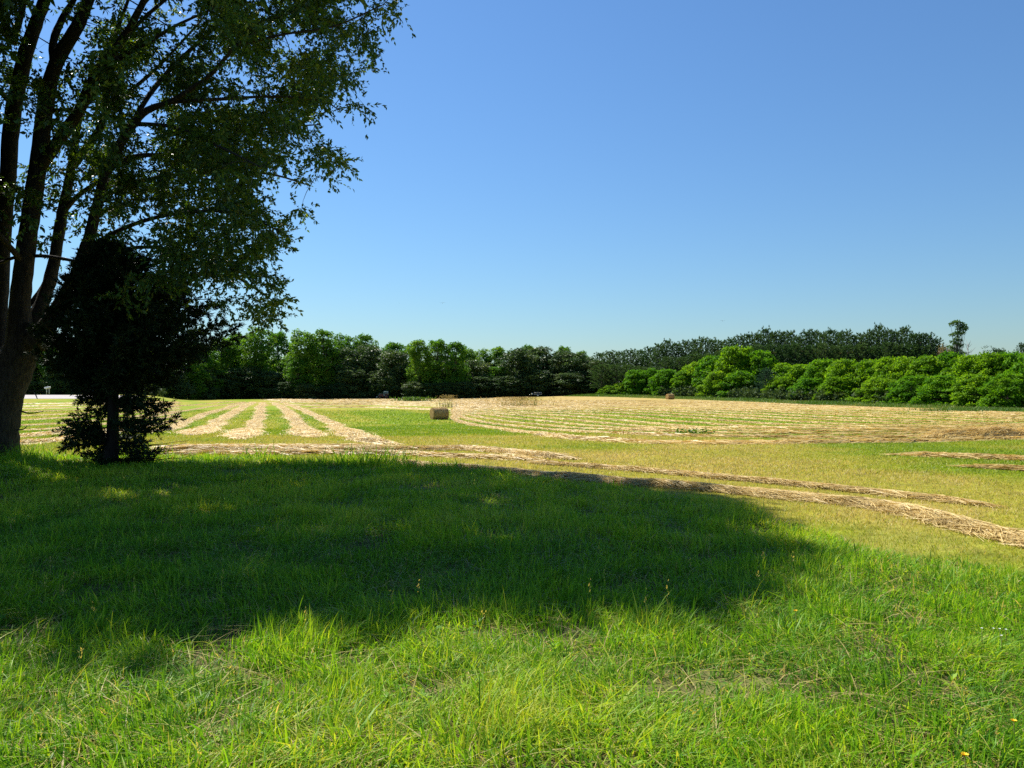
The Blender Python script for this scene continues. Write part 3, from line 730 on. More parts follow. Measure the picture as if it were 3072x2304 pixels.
    for sel, per, L0, rad in ((inframe, 14, .096, .46), (~inframe, 9, .22, .65)):
        c = cl[sel]; m = len(c); 
        sh = rdir(m * shoot_n, r); sh[:, 2] = sh[:, 2] * .7 - .12; sh = unit(sh)
        cc = np.repeat(c, shoot_n, 0); sl = rad * (.5 + .7 * r.random(len(cc)))
        sh3 = np.repeat(sh, per, 0); tpos = r.random(len(sh3)) ** .8
        P = np.repeat(cc, per, 0) + sh3 * (np.repeat(sl, per) * tpos)[:, None] + np.c_[np.zeros((len(sh3), 2)), -.18 * tpos ** 2 * np.repeat(sl, per)]
        A = unit(sh3 + .9 * rdir(len(sh3), r) + np.array([0, 0, -.35]))
        Nn = unit(rdir(len(sh3), r) + np.array([0, 0, .7]))
        LL = L0 * (.65 + .6 * r.random(len(P)))
        v, ff, lt = leaves(P, A, Nn, LL, LL * .46, .1)
        V.append(v); T.append(np.repeat(np.clip(.45 + .22 * r.normal(size=len(P)) + np.repeat(np.repeat(.16 * r.normal(size=m), shoot_n), per), 0, 1), 4))
    v = np.vstack(V); n = len(v) // 4
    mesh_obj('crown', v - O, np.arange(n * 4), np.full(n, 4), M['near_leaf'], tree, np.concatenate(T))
    # a few bare snapped twigs on the lower trunk
    b = MB()
    for pts in ([(88, 1172, -.2, 3), (104, 1180, -.35, 2), (112, 1196, -.4, 1.2)], [(60, 1232, -.3, 3), (90, 1240, -.5, 2), (130, 1234, -.7, 1)], [(86, 1175, -.3, 2.4), (120, 1172, -.5, 1.6), (150, 1184, -.6, 1)], [(48, 1290, -.4, 2.6), (70, 1288, -.5, 1.8), (82, 1278, -.6, 1)]):
        P, rad = path(pts); b.tube(P - O, rad, 5)
    b.build('bare_twig', M['bark'], tree, True)

# ------------------------------------------------------------------ the dark cedar beside it
def build_cedar():
    r = np.random.default_rng(8)
    x0, y0 = ground_at(330, 1396)
    t = empty('cedar_tree', (x0, y0, hz(x0, y0)))
    tag(t, 'dense dark evergreen cedar beneath the big broadleaf tree, skirted low to the grass', 'tree')
    H = 4.6
    zs = [0, .15, .6, 1.1, 1.5, 1.62, 1.75, 2.05, 2.5, 3.0, 3.6, 4.15, 4.6]
    rr = [.9, 1.15, 1.3, 1.35, 1.3, 1.1, 1.8, 2.5, 2.7, 2.1, 1.4, .65, .1]
    rl = [.5, .72, .86, .9, .8, .6, .85, 1.2, 1.42, 1.0, .7, .4, .1]
    b = MB(); zz = np.linspace(-.1, H - .1, 14)
    lean = lambda z: np.array([.05 * math.sin(z * 1.3), .04 * math.sin(z * .9 + 1), z])
    b.tube([lean(z) for z in zz], np.interp(zz, [0, .3, 3, H], [.17, .135, .07, .012]), 10, True, .5, .15)
    P, A, Ls = [], [], []
    z = .12
    for i in range(330):
        z = .12 + (H - .2) * ((i + r.random()) / 330) ** 1.02
        az = r.random() * 2 * math.pi
        f = (math.cos(az) + 1) / 2
        if .96 < z < 1.0: continue
        ln = (np.interp(z, zs, rr) * f + np.interp(z, zs, rl) * (1 - f)) * (.68 + .36 * r.random())
        if z < 1.6 and r.random() < .48: continue
        k = max(4, int(ln / .16)); s = np.linspace(0, 1, k)
        droop = -.16 if z < 1.5 else -.05
        up = .10 + .35 * (z / H)
        br = lean(z)[None, :] + np.c_[math.cos(az) * ln * s, math.sin(az) * ln * s, ln * (droop * s + up * s * s) + 0 * s] + np.c_[r.normal(size=(k, 2)) * .02, r.normal(size=k) * .02]
        b.tube(br, np.linspace(.007 + .008 * ln, .003, k), 4, False)
        nb = int((13 + 17 * ln) * (.75 if z < 1.6 else 1))
        for j in range(nb):
            q = .22 + .78 * (j + r.random()) / nb if z < 1.6 else .15 + .85 * (j + r.random()) / nb
            p = np.array([np.interp(q, s, br[:, c]) for c in range(3)])
            d = np.array([math.cos(az), math.sin(az), up]) * .75 + rdir(1, r)[0] * .85; d /= np.linalg.norm(d)
            sl = .11 + .13 * r.random()
            m = 20 if z < 1.7 else 24
            u = r.random(m)
            P.append(p + d * (sl * u)[:, None]); A.append(d + .75 * rdir(m, r)); Ls.append(.06 + .06 * r.random(m))
    # bare dead lower branches trailing to the right
    for k in range(9):
        az = -.25 + .5 * r.random(); ln = 1.0 + .8 * r.random(); z = .12 + .35 * r.random()
        s = np.linspace(0, 1, 7)
        b.tube(np.c_[math.cos(az) * ln * s, math.sin(az) * ln * s - .1 * s, z - .12 * s + .18 * s * s + r.normal(size=7) * .015], np.linspace(.012, .003, 7), 4, False)
    b.build('trunk', M['cedar_bark'], t, True)
    P = np.vstack(P); A = np.vstack(A); Ls = np.concatenate(Ls)
    v, ff, lt = leaves(P, A, rdir(len(P), r), Ls, .014 + .014 * r.random(len(P)), .05)
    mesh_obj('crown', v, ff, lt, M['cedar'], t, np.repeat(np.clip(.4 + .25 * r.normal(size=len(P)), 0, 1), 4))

build_near_tree(); build_cedar()

# ------------------------------------------------------------------ far trees: one of each build, then copies
def trunk_mesh(H, r0, limbs, mat, parent, r, lean=.3):
    b = MB(); z = np.linspace(-.4, H, 7); off = np.cumsum(r.normal(size=(7, 2)) * lean * .3, 0); off[0] = 0
    pts = np.c_[off, z]
    b.tube(pts, np.linspace(r0, r0 * .18, 7), 7, False)
    for tgt in limbs:
        h = np.clip(tgt[2] * (.35 + .35 * r.random()), .12 * H, .92 * H)
        a = np.array([np.interp(h, z, pts[:, 0]), np.interp(h, z, pts[:, 1]), h]); c = np.array(tgt)
        m = (a + c) / 2 + np.array([0, 0, -.06 * np.linalg.norm(c - a)])
        t = np.linspace(0, 1, 5)[:, None]
        b.tube(a * (1 - t) ** 2 + 2 * m * t * (1 - t) + c * t * t, np.linspace(r0 * .32, r0 * .08, 5), 5, False)
    return b.build('trunk', mat, parent, True)

def lobed_crown(lobes, per, lsz, flat, r, mat, parent, droop=.2, shell=.55, upn=.35):
    P, A, Nn, L, T = [], [], [], [], []
    for (c, rad) in lobes:
        n = int(per * (rad / 2.0) ** 1.6 * (.8 + .4 * r.random()))
        u = rdir(n, r); u[:, 2] = np.where((u[:, 2] < -.25) & (r.random(n) < (.9 if upn > .5 else .45)), -u[:, 2] * .6, u[:, 2])
        q = (shell + (1 - shell) * r.random((n, 1)) ** .6) * (1 + .25 * r.normal(size=(n, 1)) * .5)
        p = np.array(c) + u * q * rad * np.array([1, 1, flat])
        P.append(p); A.append(unit(u * np.array([1, 1, .7]) + .8 * rdir(n, r) + np.array([0, 0, -droop]))); Nn.append(unit(u * .6 + np.array([0, 0, upn]) + .9 * rdir(n, r)))
        L.append(lsz * (.6 + .8 * r.random(n))); T.append(np.clip(.45 + .18 * r.normal() + .18 * r.normal(size=n), 0, 1))
    P = np.vstack(P); L = np.concatenate(L)
    v, ff, lt = leaves(P, np.vstack(A), np.vstack(Nn), L, L * .75, .12)
    return mesh_obj('crown', v, ff, lt, mat, parent, np.repeat(np.concatenate(T), 4))

def broadleaf(name, H, W, seed, mat, n=40, lsz=.5, base=.10, per=190):
    r = np.random.default_rng(seed); t = empty(name, (0, 0, 0)); lobes = []
    while len(lobes) < n:
        h = base + (1 - base - .06) * r.random() ** 1.0
        prof = math.sqrt(max(.02, 1 - (abs(h - .42) / .56) ** 2.3))
        a = r.random() * 6.283; q = r.random() ** .5
        c = (math.cos(a) * W / 2 * prof * q * .82, math.sin(a) * W / 2 * prof * q * .82, H * h)
        rad = W * (.065 + .07 * r.random()) * (1.1 - .3 * h)
        if all(np.linalg.norm(np.array(c) - np.array(k[0])) > .55 * rad for k in lobes): lobes.append((c, rad))
    trunk_mesh(H * .86, H * .018, [l[0] for l in lobes[::5]], M['far_bark'], t, r)
    lobed_crown(lobes, per, lsz, .95, r, mat, t, .2, .4)
    return t

def dome(name, H, W, seed, n=170):
    """Low-skirted dome of layered bright boughs, leaves down to the ground."""
    r = np.random.default_rng(seed); t = empty(name, (0, 0, 0)); lobes = []
    tries = 0
    while len(lobes) < n and tries < 6000:
        tries += 1
        h = r.random() ** 1.1; a = r.random() * 6.283
        R_ = W / 2 * math.sqrt(max(0, 1 - (h * .97) ** 2.1)) * (.82 + .16 * math.sin(a * 3 + seed + 4 * h) + .10 * math.sin(a * 7 + seed * 2 - 6 * h))
        q = 1 - .35 * r.random() ** 2
        c = (math.cos(a) * R_ * q, math.sin(a) * R_ * q, H * (.06 + .86 * h))
        rad = W * (.05 + .045 * r.random())
        if all(np.linalg.norm(np.array(c) - np.array(k[0])) > .75 * rad for k in lobes): lobes.append((c, rad))
    trunk_mesh(H * .8, H * .02, [l[0] for l in lobes[::6]], M['far_bark'], t, r)
    lobed_crown(lobes, 300, .40, .7, r, M['dome_leaf'], t, .35, .5, .9)
    return t

def pine(name, H, W, seed, mat=None, low=.25, tuft=1.0, per=13):
    r = np.random.default_rng(seed); t = empty(name, (0, 0, 0))
    P, A, L, T, tips = [], [], [], [], []
    z = low * H
    while z < H * .97:
        f = (z / H - low) / (1 - low); nb = 5 + int(3 * r.random())
        ln = W / 2 * (math.sin(math.pi * min(1, .30 + .70 * f)) ** .8) * (.85 + .3 * r.random()) + .25
        a0 = r.random() * 6.28
        for k in range(nb):
            a = a0 + k * 6.283 / nb + r.normal() * .25; l = ln * (.7 + .45 * r.random())
            up = .12 + .55 * f
            tip = np.array([math.cos(a) * l, math.sin(a) * l, z + l * up]); tips.append(tip)
            for s in np.linspace(.35, 1.05, max(3, int(l / .55))):
                p = np.array([math.cos(a) * l * s, math.sin(a) * l * s, z + l * up * s * s]) + r.normal(size=3) * .22
                d = unit(np.array([math.cos(a) * .7, math.sin(a) * .7, .8 + .5 * f])[None, :] + .75 * rdir(per, r))
                P.append(np.repeat(p[None, :], per, 0)); A.append(d); L.append(tuft * (.45 + .5 * r.random(per)))
                T.append(np.clip(np.full(per, .4 + .2 * r.normal()) + .1 * r.normal(size=per) + (.5 if r.random() < .012 else 0), 0, 1))
        z += H * .035 * (1.25 - .5 * f)
    m = per * 2; P.append(np.repeat([[0, 0, H * .95]], m, 0)); A.append(unit(rdir(m, r) * .6 + np.array([0, 0, 1]))); L.append(tuft * (.5 + .6 * r.random(m))); T.append(np.full(m, .45))
    P = np.vstack(P); L = np.concatenate(L)
    trunk_mesh(H * .96, H * .014, tips[::4], M['far_bark'], t, r, .12)
    v, ff, lt = leaves(P, np.vstack(A), rdir(len(P), r), L, L * .17, .05)
    mesh_obj('crown', v, ff, lt, mat or M['pine_needle'], t, np.repeat(np.concatenate(T), 4))
    return t

def children(o): return [c for c in bpy.data.objects if c.parent == o]
PROTO = {}
def proto(key, fn, dims):
    o = fn(); PROTO[key] = dict(o=o, kids=children(o), used=False, dims=dims)

def place(key, loc, H, W, rz, label, cat='tree', group=None):
    p = PROTO[key]
    if not p['used']: o = p['o']; p['used'] = True
    else:
        o = p['o'].copy(); COL.objects.link(o)
        for c in p['kids']:
            k = c.copy(); COL.objects.link(k); k.parent = o
    o.location = loc; o.rotation_euler = (0, 0, rz)
    o.scale = (W / p['dims'][1], W / p['dims'][1], H / p['dims'][0])
    for q in ('label', 'category', 'group'):
        if q in o: del o[q]
    return tag(o, label, cat, group)

BR = [('bright%d' % i) for i in range(4)]; DK = [('dark%d' % i) for i in range(3)]
DM = [('dome%d' % i) for i in range(4)]; PN = [('pine%d' % i) for i in range(4)]
for i, k in enumerate(BR): proto(k, lambda: broadleaf('broadleaf_tree', 22, 11, 100 + i, M['bright_leaf'], 140, .50, .02, 230), (22, 11))
for i, k in enumerate(DK): proto(k, lambda: broadleaf('oak_tree', 18, 13, 120 + i, M['dark_leaf'], 140, .46, .02, 260), (18, 13))
for i, k in enumerate(DM): proto(k, lambda: dome('bushy_tree', 10, 13, 140 + i), (10, 13))
for i, k in enumerate(PN): proto(k, lambda: pine('pine_tree', 20, 7.5, 160 + i), (20, 7.5))
rt = np.random.default_rng(77)

def wood(keys, items, fmt, group, wf=1.05):
    """items: (x, top y, half width) in 2212-wide picture units, depth in metres."""
    items = sorted(items, key=lambda q: q[0])
    for i, (x, top, hw, d) in enumerate(items):
        X = (x * K - CX) / FPX * d; z = hz(X, d) - .3
        H = EYE + (HY - top * K) / FPX * d - z
        W = 2 * hw * K / FPX * d
        place(keys[int(rt.integers(len(keys)))], (X, d, z), H / .99, W * wf, rt.random() * 6.28, fmt % ordn(i), 'tree', group)

# bright broadleaf crowns of the middle wood
wood(BR, [(478, 728, 40, 258), (512, 716, 34, 272), (560, 703, 38, 262), (600, 714, 30, 276), (655, 711, 34, 255), (698, 710, 32, 257), (745, 720, 30, 284), (790, 721, 32, 286), (850, 737, 28, 290), (905, 733, 26, 255), (945, 731, 28, 256), (985, 736, 27, 255), (1012, 752, 22, 276),
          (1040, 752, 24, 292), (1078, 746, 26, 294), (1142, 744, 22, 296), (1218, 746, 20, 298), (1256, 757, 18, 284), (885, 742, 24, 282), (645, 775, 26, 250), (718, 800, 22, 256), (1075, 790, 26, 262), (930, 790, 28, 258), (985, 792, 28, 260)],
     'bright green broadleaf tree of the wood beyond the field, %s bright crown from the left', 'bright broadleaf trees of the wood beyond the field', 1.35)
wood(DK, [(735, 752, 42, 262), (790, 745, 40, 266), (845, 752, 42, 262), (760, 790, 36, 257), (830, 795, 34, 257), (1030, 775, 36, 264), (1120, 752, 44, 264), (1165, 750, 42, 270), (1210, 758, 40, 266), (1248, 762, 36, 262), (1280, 772, 32, 258), (530, 790, 44, 256), (590, 800, 36, 255), (480, 800, 36, 252), (700, 834, 24, 250), (930, 828, 24, 250), (660, 828, 22, 247), (735, 826, 24, 252), (895, 824, 24, 250), (965, 826, 24, 251), (1000, 822, 24, 252), (620, 822, 24, 248), (1040, 810, 34, 258), (1090, 812, 34, 258), (1160, 800, 38, 259), (1230, 802, 36, 256)],  # small low ones added to stand in for shade at the wood's foot
     'dull dark green oak of the wood beyond the field, %s dark crown from the left', 'dark oaks of the wood beyond the field', 1.35)
wood(DK, [(470 + 34 * i + 8 * rt.random(), 762 + 22 * rt.random() + .012 * i * i, 30, 284 + 10 * rt.random()) for i in range(25)],
     'shaded tree in the rear rank of the wood beyond the field, %s from left', 'shaded trees deep in the wood beyond the field', 1.5)
# trees glimpsed behind the big trunk and the cedar
wood(BR, [(104, 730, 30, 205), (150, 752, 26, 205), (20, 735, 36, 208), (250, 745, 34, 215), (330, 748, 36, 225), (400, 735, 36, 238), (440, 740, 34, 248), (190, 748, 28, 208)],
     'broadleaf tree behind the gravel road, %s from the left past the big trunk', 'broadleaf trees behind the gravel road', 1.4)
wood(DK, [(60, 775, 44, 202), (130, 785, 40, 201), (210, 780, 44, 206), (290, 785, 44, 216), (370, 785, 44, 230), (430, 790, 40, 242), (-20, 780, 40, 200)],
     'dark oak behind the gravel road, %s from the left past the big trunk', 'dark oaks behind the gravel road')
# the belt of pines
px_ = [(1296, 764, 17, 262), (1318, 760, 17, 256), (1340, 761, 18, 262), (1362, 757, 18, 256), (1385, 758, 17, 262), (1405, 752, 17, 256)]
tops = [(1424, 746), (1442, 742), (1462, 743), (1482, 741), (1502, 740), (1520, 737), (1540, 735), (1560, 734), (1580, 730), (1600, 726), (1618, 724), (1637, 722), (1655, 719), (1673, 721), (1690, 717), (1707, 719), (1725, 722), (1742, 719), (1760, 720), (1778, 722), (1796, 724), (1813, 721), (1828, 716), (1846, 722), (1865, 724), (1882, 716), (1899, 707), (1918, 715), (1937, 716), (1955, 713), (1974, 722), (1990, 727), (2006, 726), (2022, 738), (2036, 744)]
for i, (x, t) in enumerate(tops): px_.append((x, t - 1 + 3.6 * rt.normal(), 14.5 + 2 * rt.random(), 246 - i * 1.6 + 5 * rt.random()))
for i in range(26):
    x = 1300 + i * 28; j = min(len(tops) - 1, max(0, (i * 28 - 124) // 19)); px_.append((x, tops[j][1] + 24 + 8 * rt.random() + (16 if x < 1420 else 0), 17, 243 - i * 1.9))
wood(PN, px_, '%s pine from the left end of the dark pine belt', 'pines in the dark belt behind the bright bushy trees', 1.45)
# the bright, low-skirted trees on the right
dm = [(1318, 832, 22, 238), (1345, 826, 22, 236), (1375, 797, 28, 234), (1405, 795, 26, 232), (1440, 796, 30, 226), (1478, 800, 26, 220), (1505, 780, 34, 222), (1545, 766, 40, 216), (1592, 745, 46, 210), (1640, 757, 44, 206), (1690, 782, 34, 200), (1725, 785, 36, 192), (1775, 776, 42, 186), (1825, 776, 44, 178), (1880, 774, 40, 174), (1920, 771, 40, 168), (1965, 769, 42, 164), (2005, 768, 42, 160), (2050, 757, 40, 160), (2095, 764, 44, 152), (2140, 762, 42, 148), (2185, 757, 44, 146), (2235, 760, 46, 138), (2070, 766, 44, 172), (2120, 770, 46, 168), (2172, 768, 46, 166), (2222, 764, 46, 162), (1548, 800, 30, 207), (1600, 800, 36, 202), (1690, 815, 30, 190), (1750, 815, 34, 181), (1810, 812, 36, 173), (1900, 815, 40, 161), (1970, 812, 40, 153), (2040, 808, 42, 146), (2110, 806, 44, 139), (2180, 806, 44, 132)]
wood(DM, dm, 'bright green bushy tree along the right field edge, %s from its left end', 'bright bushy trees along the right edge of the field', 1.4)
# single trees of their own
def young_pine():
    d = 198.0; x = (1645 * K - CX) / FPX * d; z = hz(x, d) - .2
    t = pine('pine_tree', 7.2, 5.0, 301, M['young_pine'], .06, .55, 16); t.location = (x - .5, d - 5.0, z)
    tag(t, 'young blue-green pine with drooping boughs in a gap between the bright bushy trees', 'tree')
young_pine()
def tall_pine():
    r = np.random.default_rng(9); d = 182.0; x = (2070 * K - CX) / FPX * d; z0 = hz(x, d)
    zt = EYE + (HY - 692 * K) / FPX * d - z0
    t = empty('pine_tree', (x, d, z0)); tag(t, 'lone tall pine with flat tiered boughs rising above the right end of the wood', 'tree')
    u = K / FPX * d                                  # metres per picture unit
    top = 692
    boughs = [(0, 3, 8), (-9, 6, 8), (-15, 9, 6), (7, 6, 7), (12, 10, 7), (5, 14, 8), (16, 16, 8), (20, 18, 5), (8, 21, 8), (0, 20, 6), (-2, 27, 7), (-10, 30, 8), (-17, 32, 6), (6, 29, 7), (13, 27, 5), (1, 36, 5), (-6, 42, 7), (6, 44, 5), (-13, 48, 7), (-3, 51, 8), (5, 55, 6), (-15, 57, 6), (-6, 62, 8), (6, 66, 7), (14, 72, 7), (-12, 70, 8), (0, 75, 9), (10, 82, 8), (-10, 84, 9), (0, 92, 10)]
    lobes = [((bx * u, (r.random() - .5) * 12 * u, zt - dy * u), w * u * .8) for bx, dy, w in boughs]
    trunk_mesh(zt - .5, .28, [l[0] for l in lobes], M['far_bark'], t, r, .1)
    lobed_crown(lobes, 520, .34, .55, r, M['tall_pine'], t, .0, .2)
tall_pine()
def round_tree():
    d = 196.0; x = (2126 * K - CX) / FPX * d; z = hz(x, d)
    H = EYE + (HY - 739 * K) / FPX * d - z
    t = broadleaf('oak_tree', H, 6.4, 312, M['dark_leaf'], 26, .32, .5, 90); t.location = (x, d, z)
    tag(t, 'small dark round topped tree to the right of the lone tall pine', 'tree')
    for k, (px, top) in enumerate([(2152, 754), (2164, 756), (2208, 743)]):
        d = 190; x = (px * K - CX) / FPX * d; z = hz(x, d); H = EYE + (HY - top * K) / FPX * d - z
        place(PN[k], (x, d, z), H, 3.6, k, ['slim pine tip just right of the small round topped tree', 'second slim pine tip right of the small round topped tree', 'dark pine tip at the right edge above the bushy trees'][k], 'tree')
round_tree()
def bare_tree():
    r = np.random.default_rng(21)
    for k, (px, top, lab) in enumerate([(2092, 741, 'bare dead tree with thin grey branches right of the lone tall pine'), (2050, 752, 'reddish brown dying treetop left of the lone tall pine')]):
        d = 188.0; x = (px * K - CX) / FPX * d; z = hz(x, d); H = EYE + (HY - top * K) / FPX * d - z
        t = empty('dead_tree', (x, d, z)); tag(t, lab, 'tree'); b = MB()
        b.tube([(0, 0, 0), (.1, 0, H * .5), (0, .1, H * .97)], [.16, .1, .03], 6, False); tips = []
        for i in range(26):
            h = H * (.55 + .42 * r.random()); a = r.random() * 6.28; l = .8 + 1.6 * r.random()
            tip = np.array([math.cos(a) * l, math.sin(a) * l, h + l * .8]); tips.append(tip)
            b.tube([(0, 0, h), (math.cos(a) * l * .5, math.sin(a) * l * .5, h + l * .3), tip], [.06, .04, .02], 4, False)
        b.build('trunk', M['pale_bark'], t, True)
        if k:
            P = np.repeat(np.array(tips), 30, 0) + r.normal(size=(780, 3)) * .35
            v, ff, lt = leaves(P, rdir(780, r), rdir(780, r), .3, .16)
            mesh_obj('crown', v, ff, lt, M['weed'], t, np.repeat(.65 + .2 * r.random(780), 4))
bare_tree()

# undergrowth filling the foot of the woods
def build_undergrowth():
    r = np.random.default_rng(31); lob = []
    def line(a, b, n, h, dep):
        for i in range(n):
            t = (i + r.random()) / n; x = a[0] + (b[0] - a[0]) * t; y = a[1] + (b[1] - a[1]) * t + dep * r.random()
            rad = h * (.5 + .6 * r.random()); lob.append(((x, y, hz(x, y) + rad * .35), rad))
    line((-128, 258), (34, 258), 170, 2.6, 4); line((-128, 268), (34, 268), 120, 5.0, 6)
    line((-165, 200), (-94, 203), 70, 2.4, 5); line((-165, 210), (-98, 225), 60, 4.5, 8); line((-112, 238), (-132, 262), 50, 4.5, 8)
    for i in range(210):
        t = r.random(); x = TREE_A[0] + (TREE_B[0] + 8 - TREE_A[0]) * t; y = TREE_A[1] + (TREE_B[1] - 16 - TREE_A[1]) * t
        o = 3.0 + 10 * r.random(); x += o * .9; y += o * .45; rad = (1.0 + 1.1 * r.random()) * (1 + o * .06); lob.append(((x, y, hz(x, y) + rad * .3), rad))
    P, A, Nn = [], [], []
    for c, rad in lob:
        n = int(60 * rad); u = rdir(n, r); u[:, 2] = np.abs(u[:, 2])
        P.append(np.array(c) + u * rad * (.5 + .5 * r.random((n, 1)))); A.append(unit(rdir(n, r) + u * .5)); Nn.append(unit(rdir(n, r) + np.array([0, 0, .6])))
    P = np.vstack(P); L = .35 + .4 * r.random(len(P))
    v, ff, lt = leaves(P, np.vstack(A), np.vstack(Nn), L, L * .8)
    o = mesh_obj('undergrowth', v, ff, lt, M['shrub'], None, np.repeat(np.clip(.35 + .25 * r.normal(size=len(P)), 0, 1), 4))
    tag(o, 'dark leafy undergrowth at the foot of the woods around the field', 'undergrowth', kind='stuff')
build_undergrowth()

# tall green verge below the right-hand trees
def build_verge():
    r = np.random.default_rng(41); n = 26000
    t = r.random(n); x = TREE_A[0] - 4 + (TREE_B[0] + 14 - TREE_A[0]) * t; y = TREE_A[1] + 2 + (TREE_B[1] - 22 - TREE_A[1]) * t
    o = -9.5 + 12 * r.random(n); x = x + o * .9; y = y + o * .45
    P = np.c_[x, y]; a = r.random(n) * 6.28
    k = fbm(x * .12, y * .12, 51, 2)
    b = MB(); b.addflat(*blades(P, (.25 + .75 * k) * (.5 + .8 * r.random(n)) * (.5 + .5 * S((o + 9.5) / 5)), .10 + .10 * r.random(n), np.c_[np.cos(a), np.sin(a)], .1 + .6 * r.random(n), np.clip(.5 + .8 * (.5 - k) + .15 * r.normal(size=n), 0, 1), 1))
    gx, gy = ground_at(2125 * K, 888 * K); m = 3500
    P = np.c_[gx + r.normal(size=m) * 4.2, gy + r.normal(size=m) * 2.2]; a = r.random(m) * 6.28
    b.addflat(*blades(P, .35 + .55 * r.random(m), .08 + .06 * r.random(m), np.c_[np.cos(a), np.sin(a)], .2 + .5 * r.random(m), .1 + .35 * r.random(m), 1))
    o = mesh_obj('verge_grass', np.vstack(b.v), b.f, b.l, M['verge'], None, np.concatenate(b.t))
    tag(o, 'tall green grass verge along the foot of the bright bushy trees', 'grass', kind='stuff')
build_verge()

# ------------------------------------------------------------------ weeds left standing in the field
def weed_patch(px, py, rx, ry, n, h, wd, t0, t1, label, seed, leafy=0, cat='weeds'):
    r = np.random.default_rng(seed); gx, gy = ground_at(px * K, py * K)
    e = empty('weed_clump', (gx, gy, hz(gx, gy))); tag(e, label, cat)
    P = np.c_[gx + r.normal(size=n) * rx, gy + r.normal(size=n) * ry]; a = r.random(n) * 6.28
    v, ff, lt, tt = blades(P, h * (.35 + .75 * r.random(n)), np.full(n, wd) * (.6 + .8 * r.random(n)), np.c_[np.cos(a), np.sin(a)], .05 + .4 * r.random(n), t0 + (t1 - t0) * r.random(n), 2)
    O = np.array(e.location); mesh_obj('stems', v - O, ff, lt, M['weed'], e, tt)
    m = n * 5; q = r.integers(0, n, m); hh = h * r.random(m) * .95
    Q = np.c_[P[q] + r.normal(size=(m, 2)) * .12, terrain(P[q, 0], P[q, 1]) + hh]
    if leafy:
        v, ff, lt = leaves(Q, rdir(m, r), rdir(m, r), leafy * (.6 + .8 * r.random(m)), leafy * .5)
        mesh_obj('leaves', v - O, ff, lt, M['verge'], e, np.repeat(.2 + .4 * r.random(m), 4))
    else:
        Q[:, 2] = terrain(P[q, 0], P[q, 1]) + h * (.55 + .5 * r.random(m))
        v, ff, lt = leaves(Q, unit(rdir(m, r) * .4 + np.array([0, 0, 1])), rdir(m, r), .22, .09)
        mesh_obj('seed_heads', v - O, ff, lt, M['weed'], e, np.repeat(.6 + .4 * r.random(m), 4))
weed_patch(1128, 877, 3.0, 1.8, 230, 1.6, .06, .15, 1, 'wide patch of tall dry brown weeds standing in the hay beyond the bale', 1)
weed_patch(967, 880, .8, .8, 70, 2.1, .06, .1, .7, 'thin upright weeds rising just behind the nearer round bale', 2)
weed_patch(893, 867, 2.2, 1.5, 160, 1.1, .12, 0, .3, 'leafy green weed clump at the field edge right of the tractor', 3, .5)
weed_patch(1500, 940, .35, .3, 26, .26, .03, 0, .3, 'low green tuft left uncut among the near striped hay rows', 4, .16)

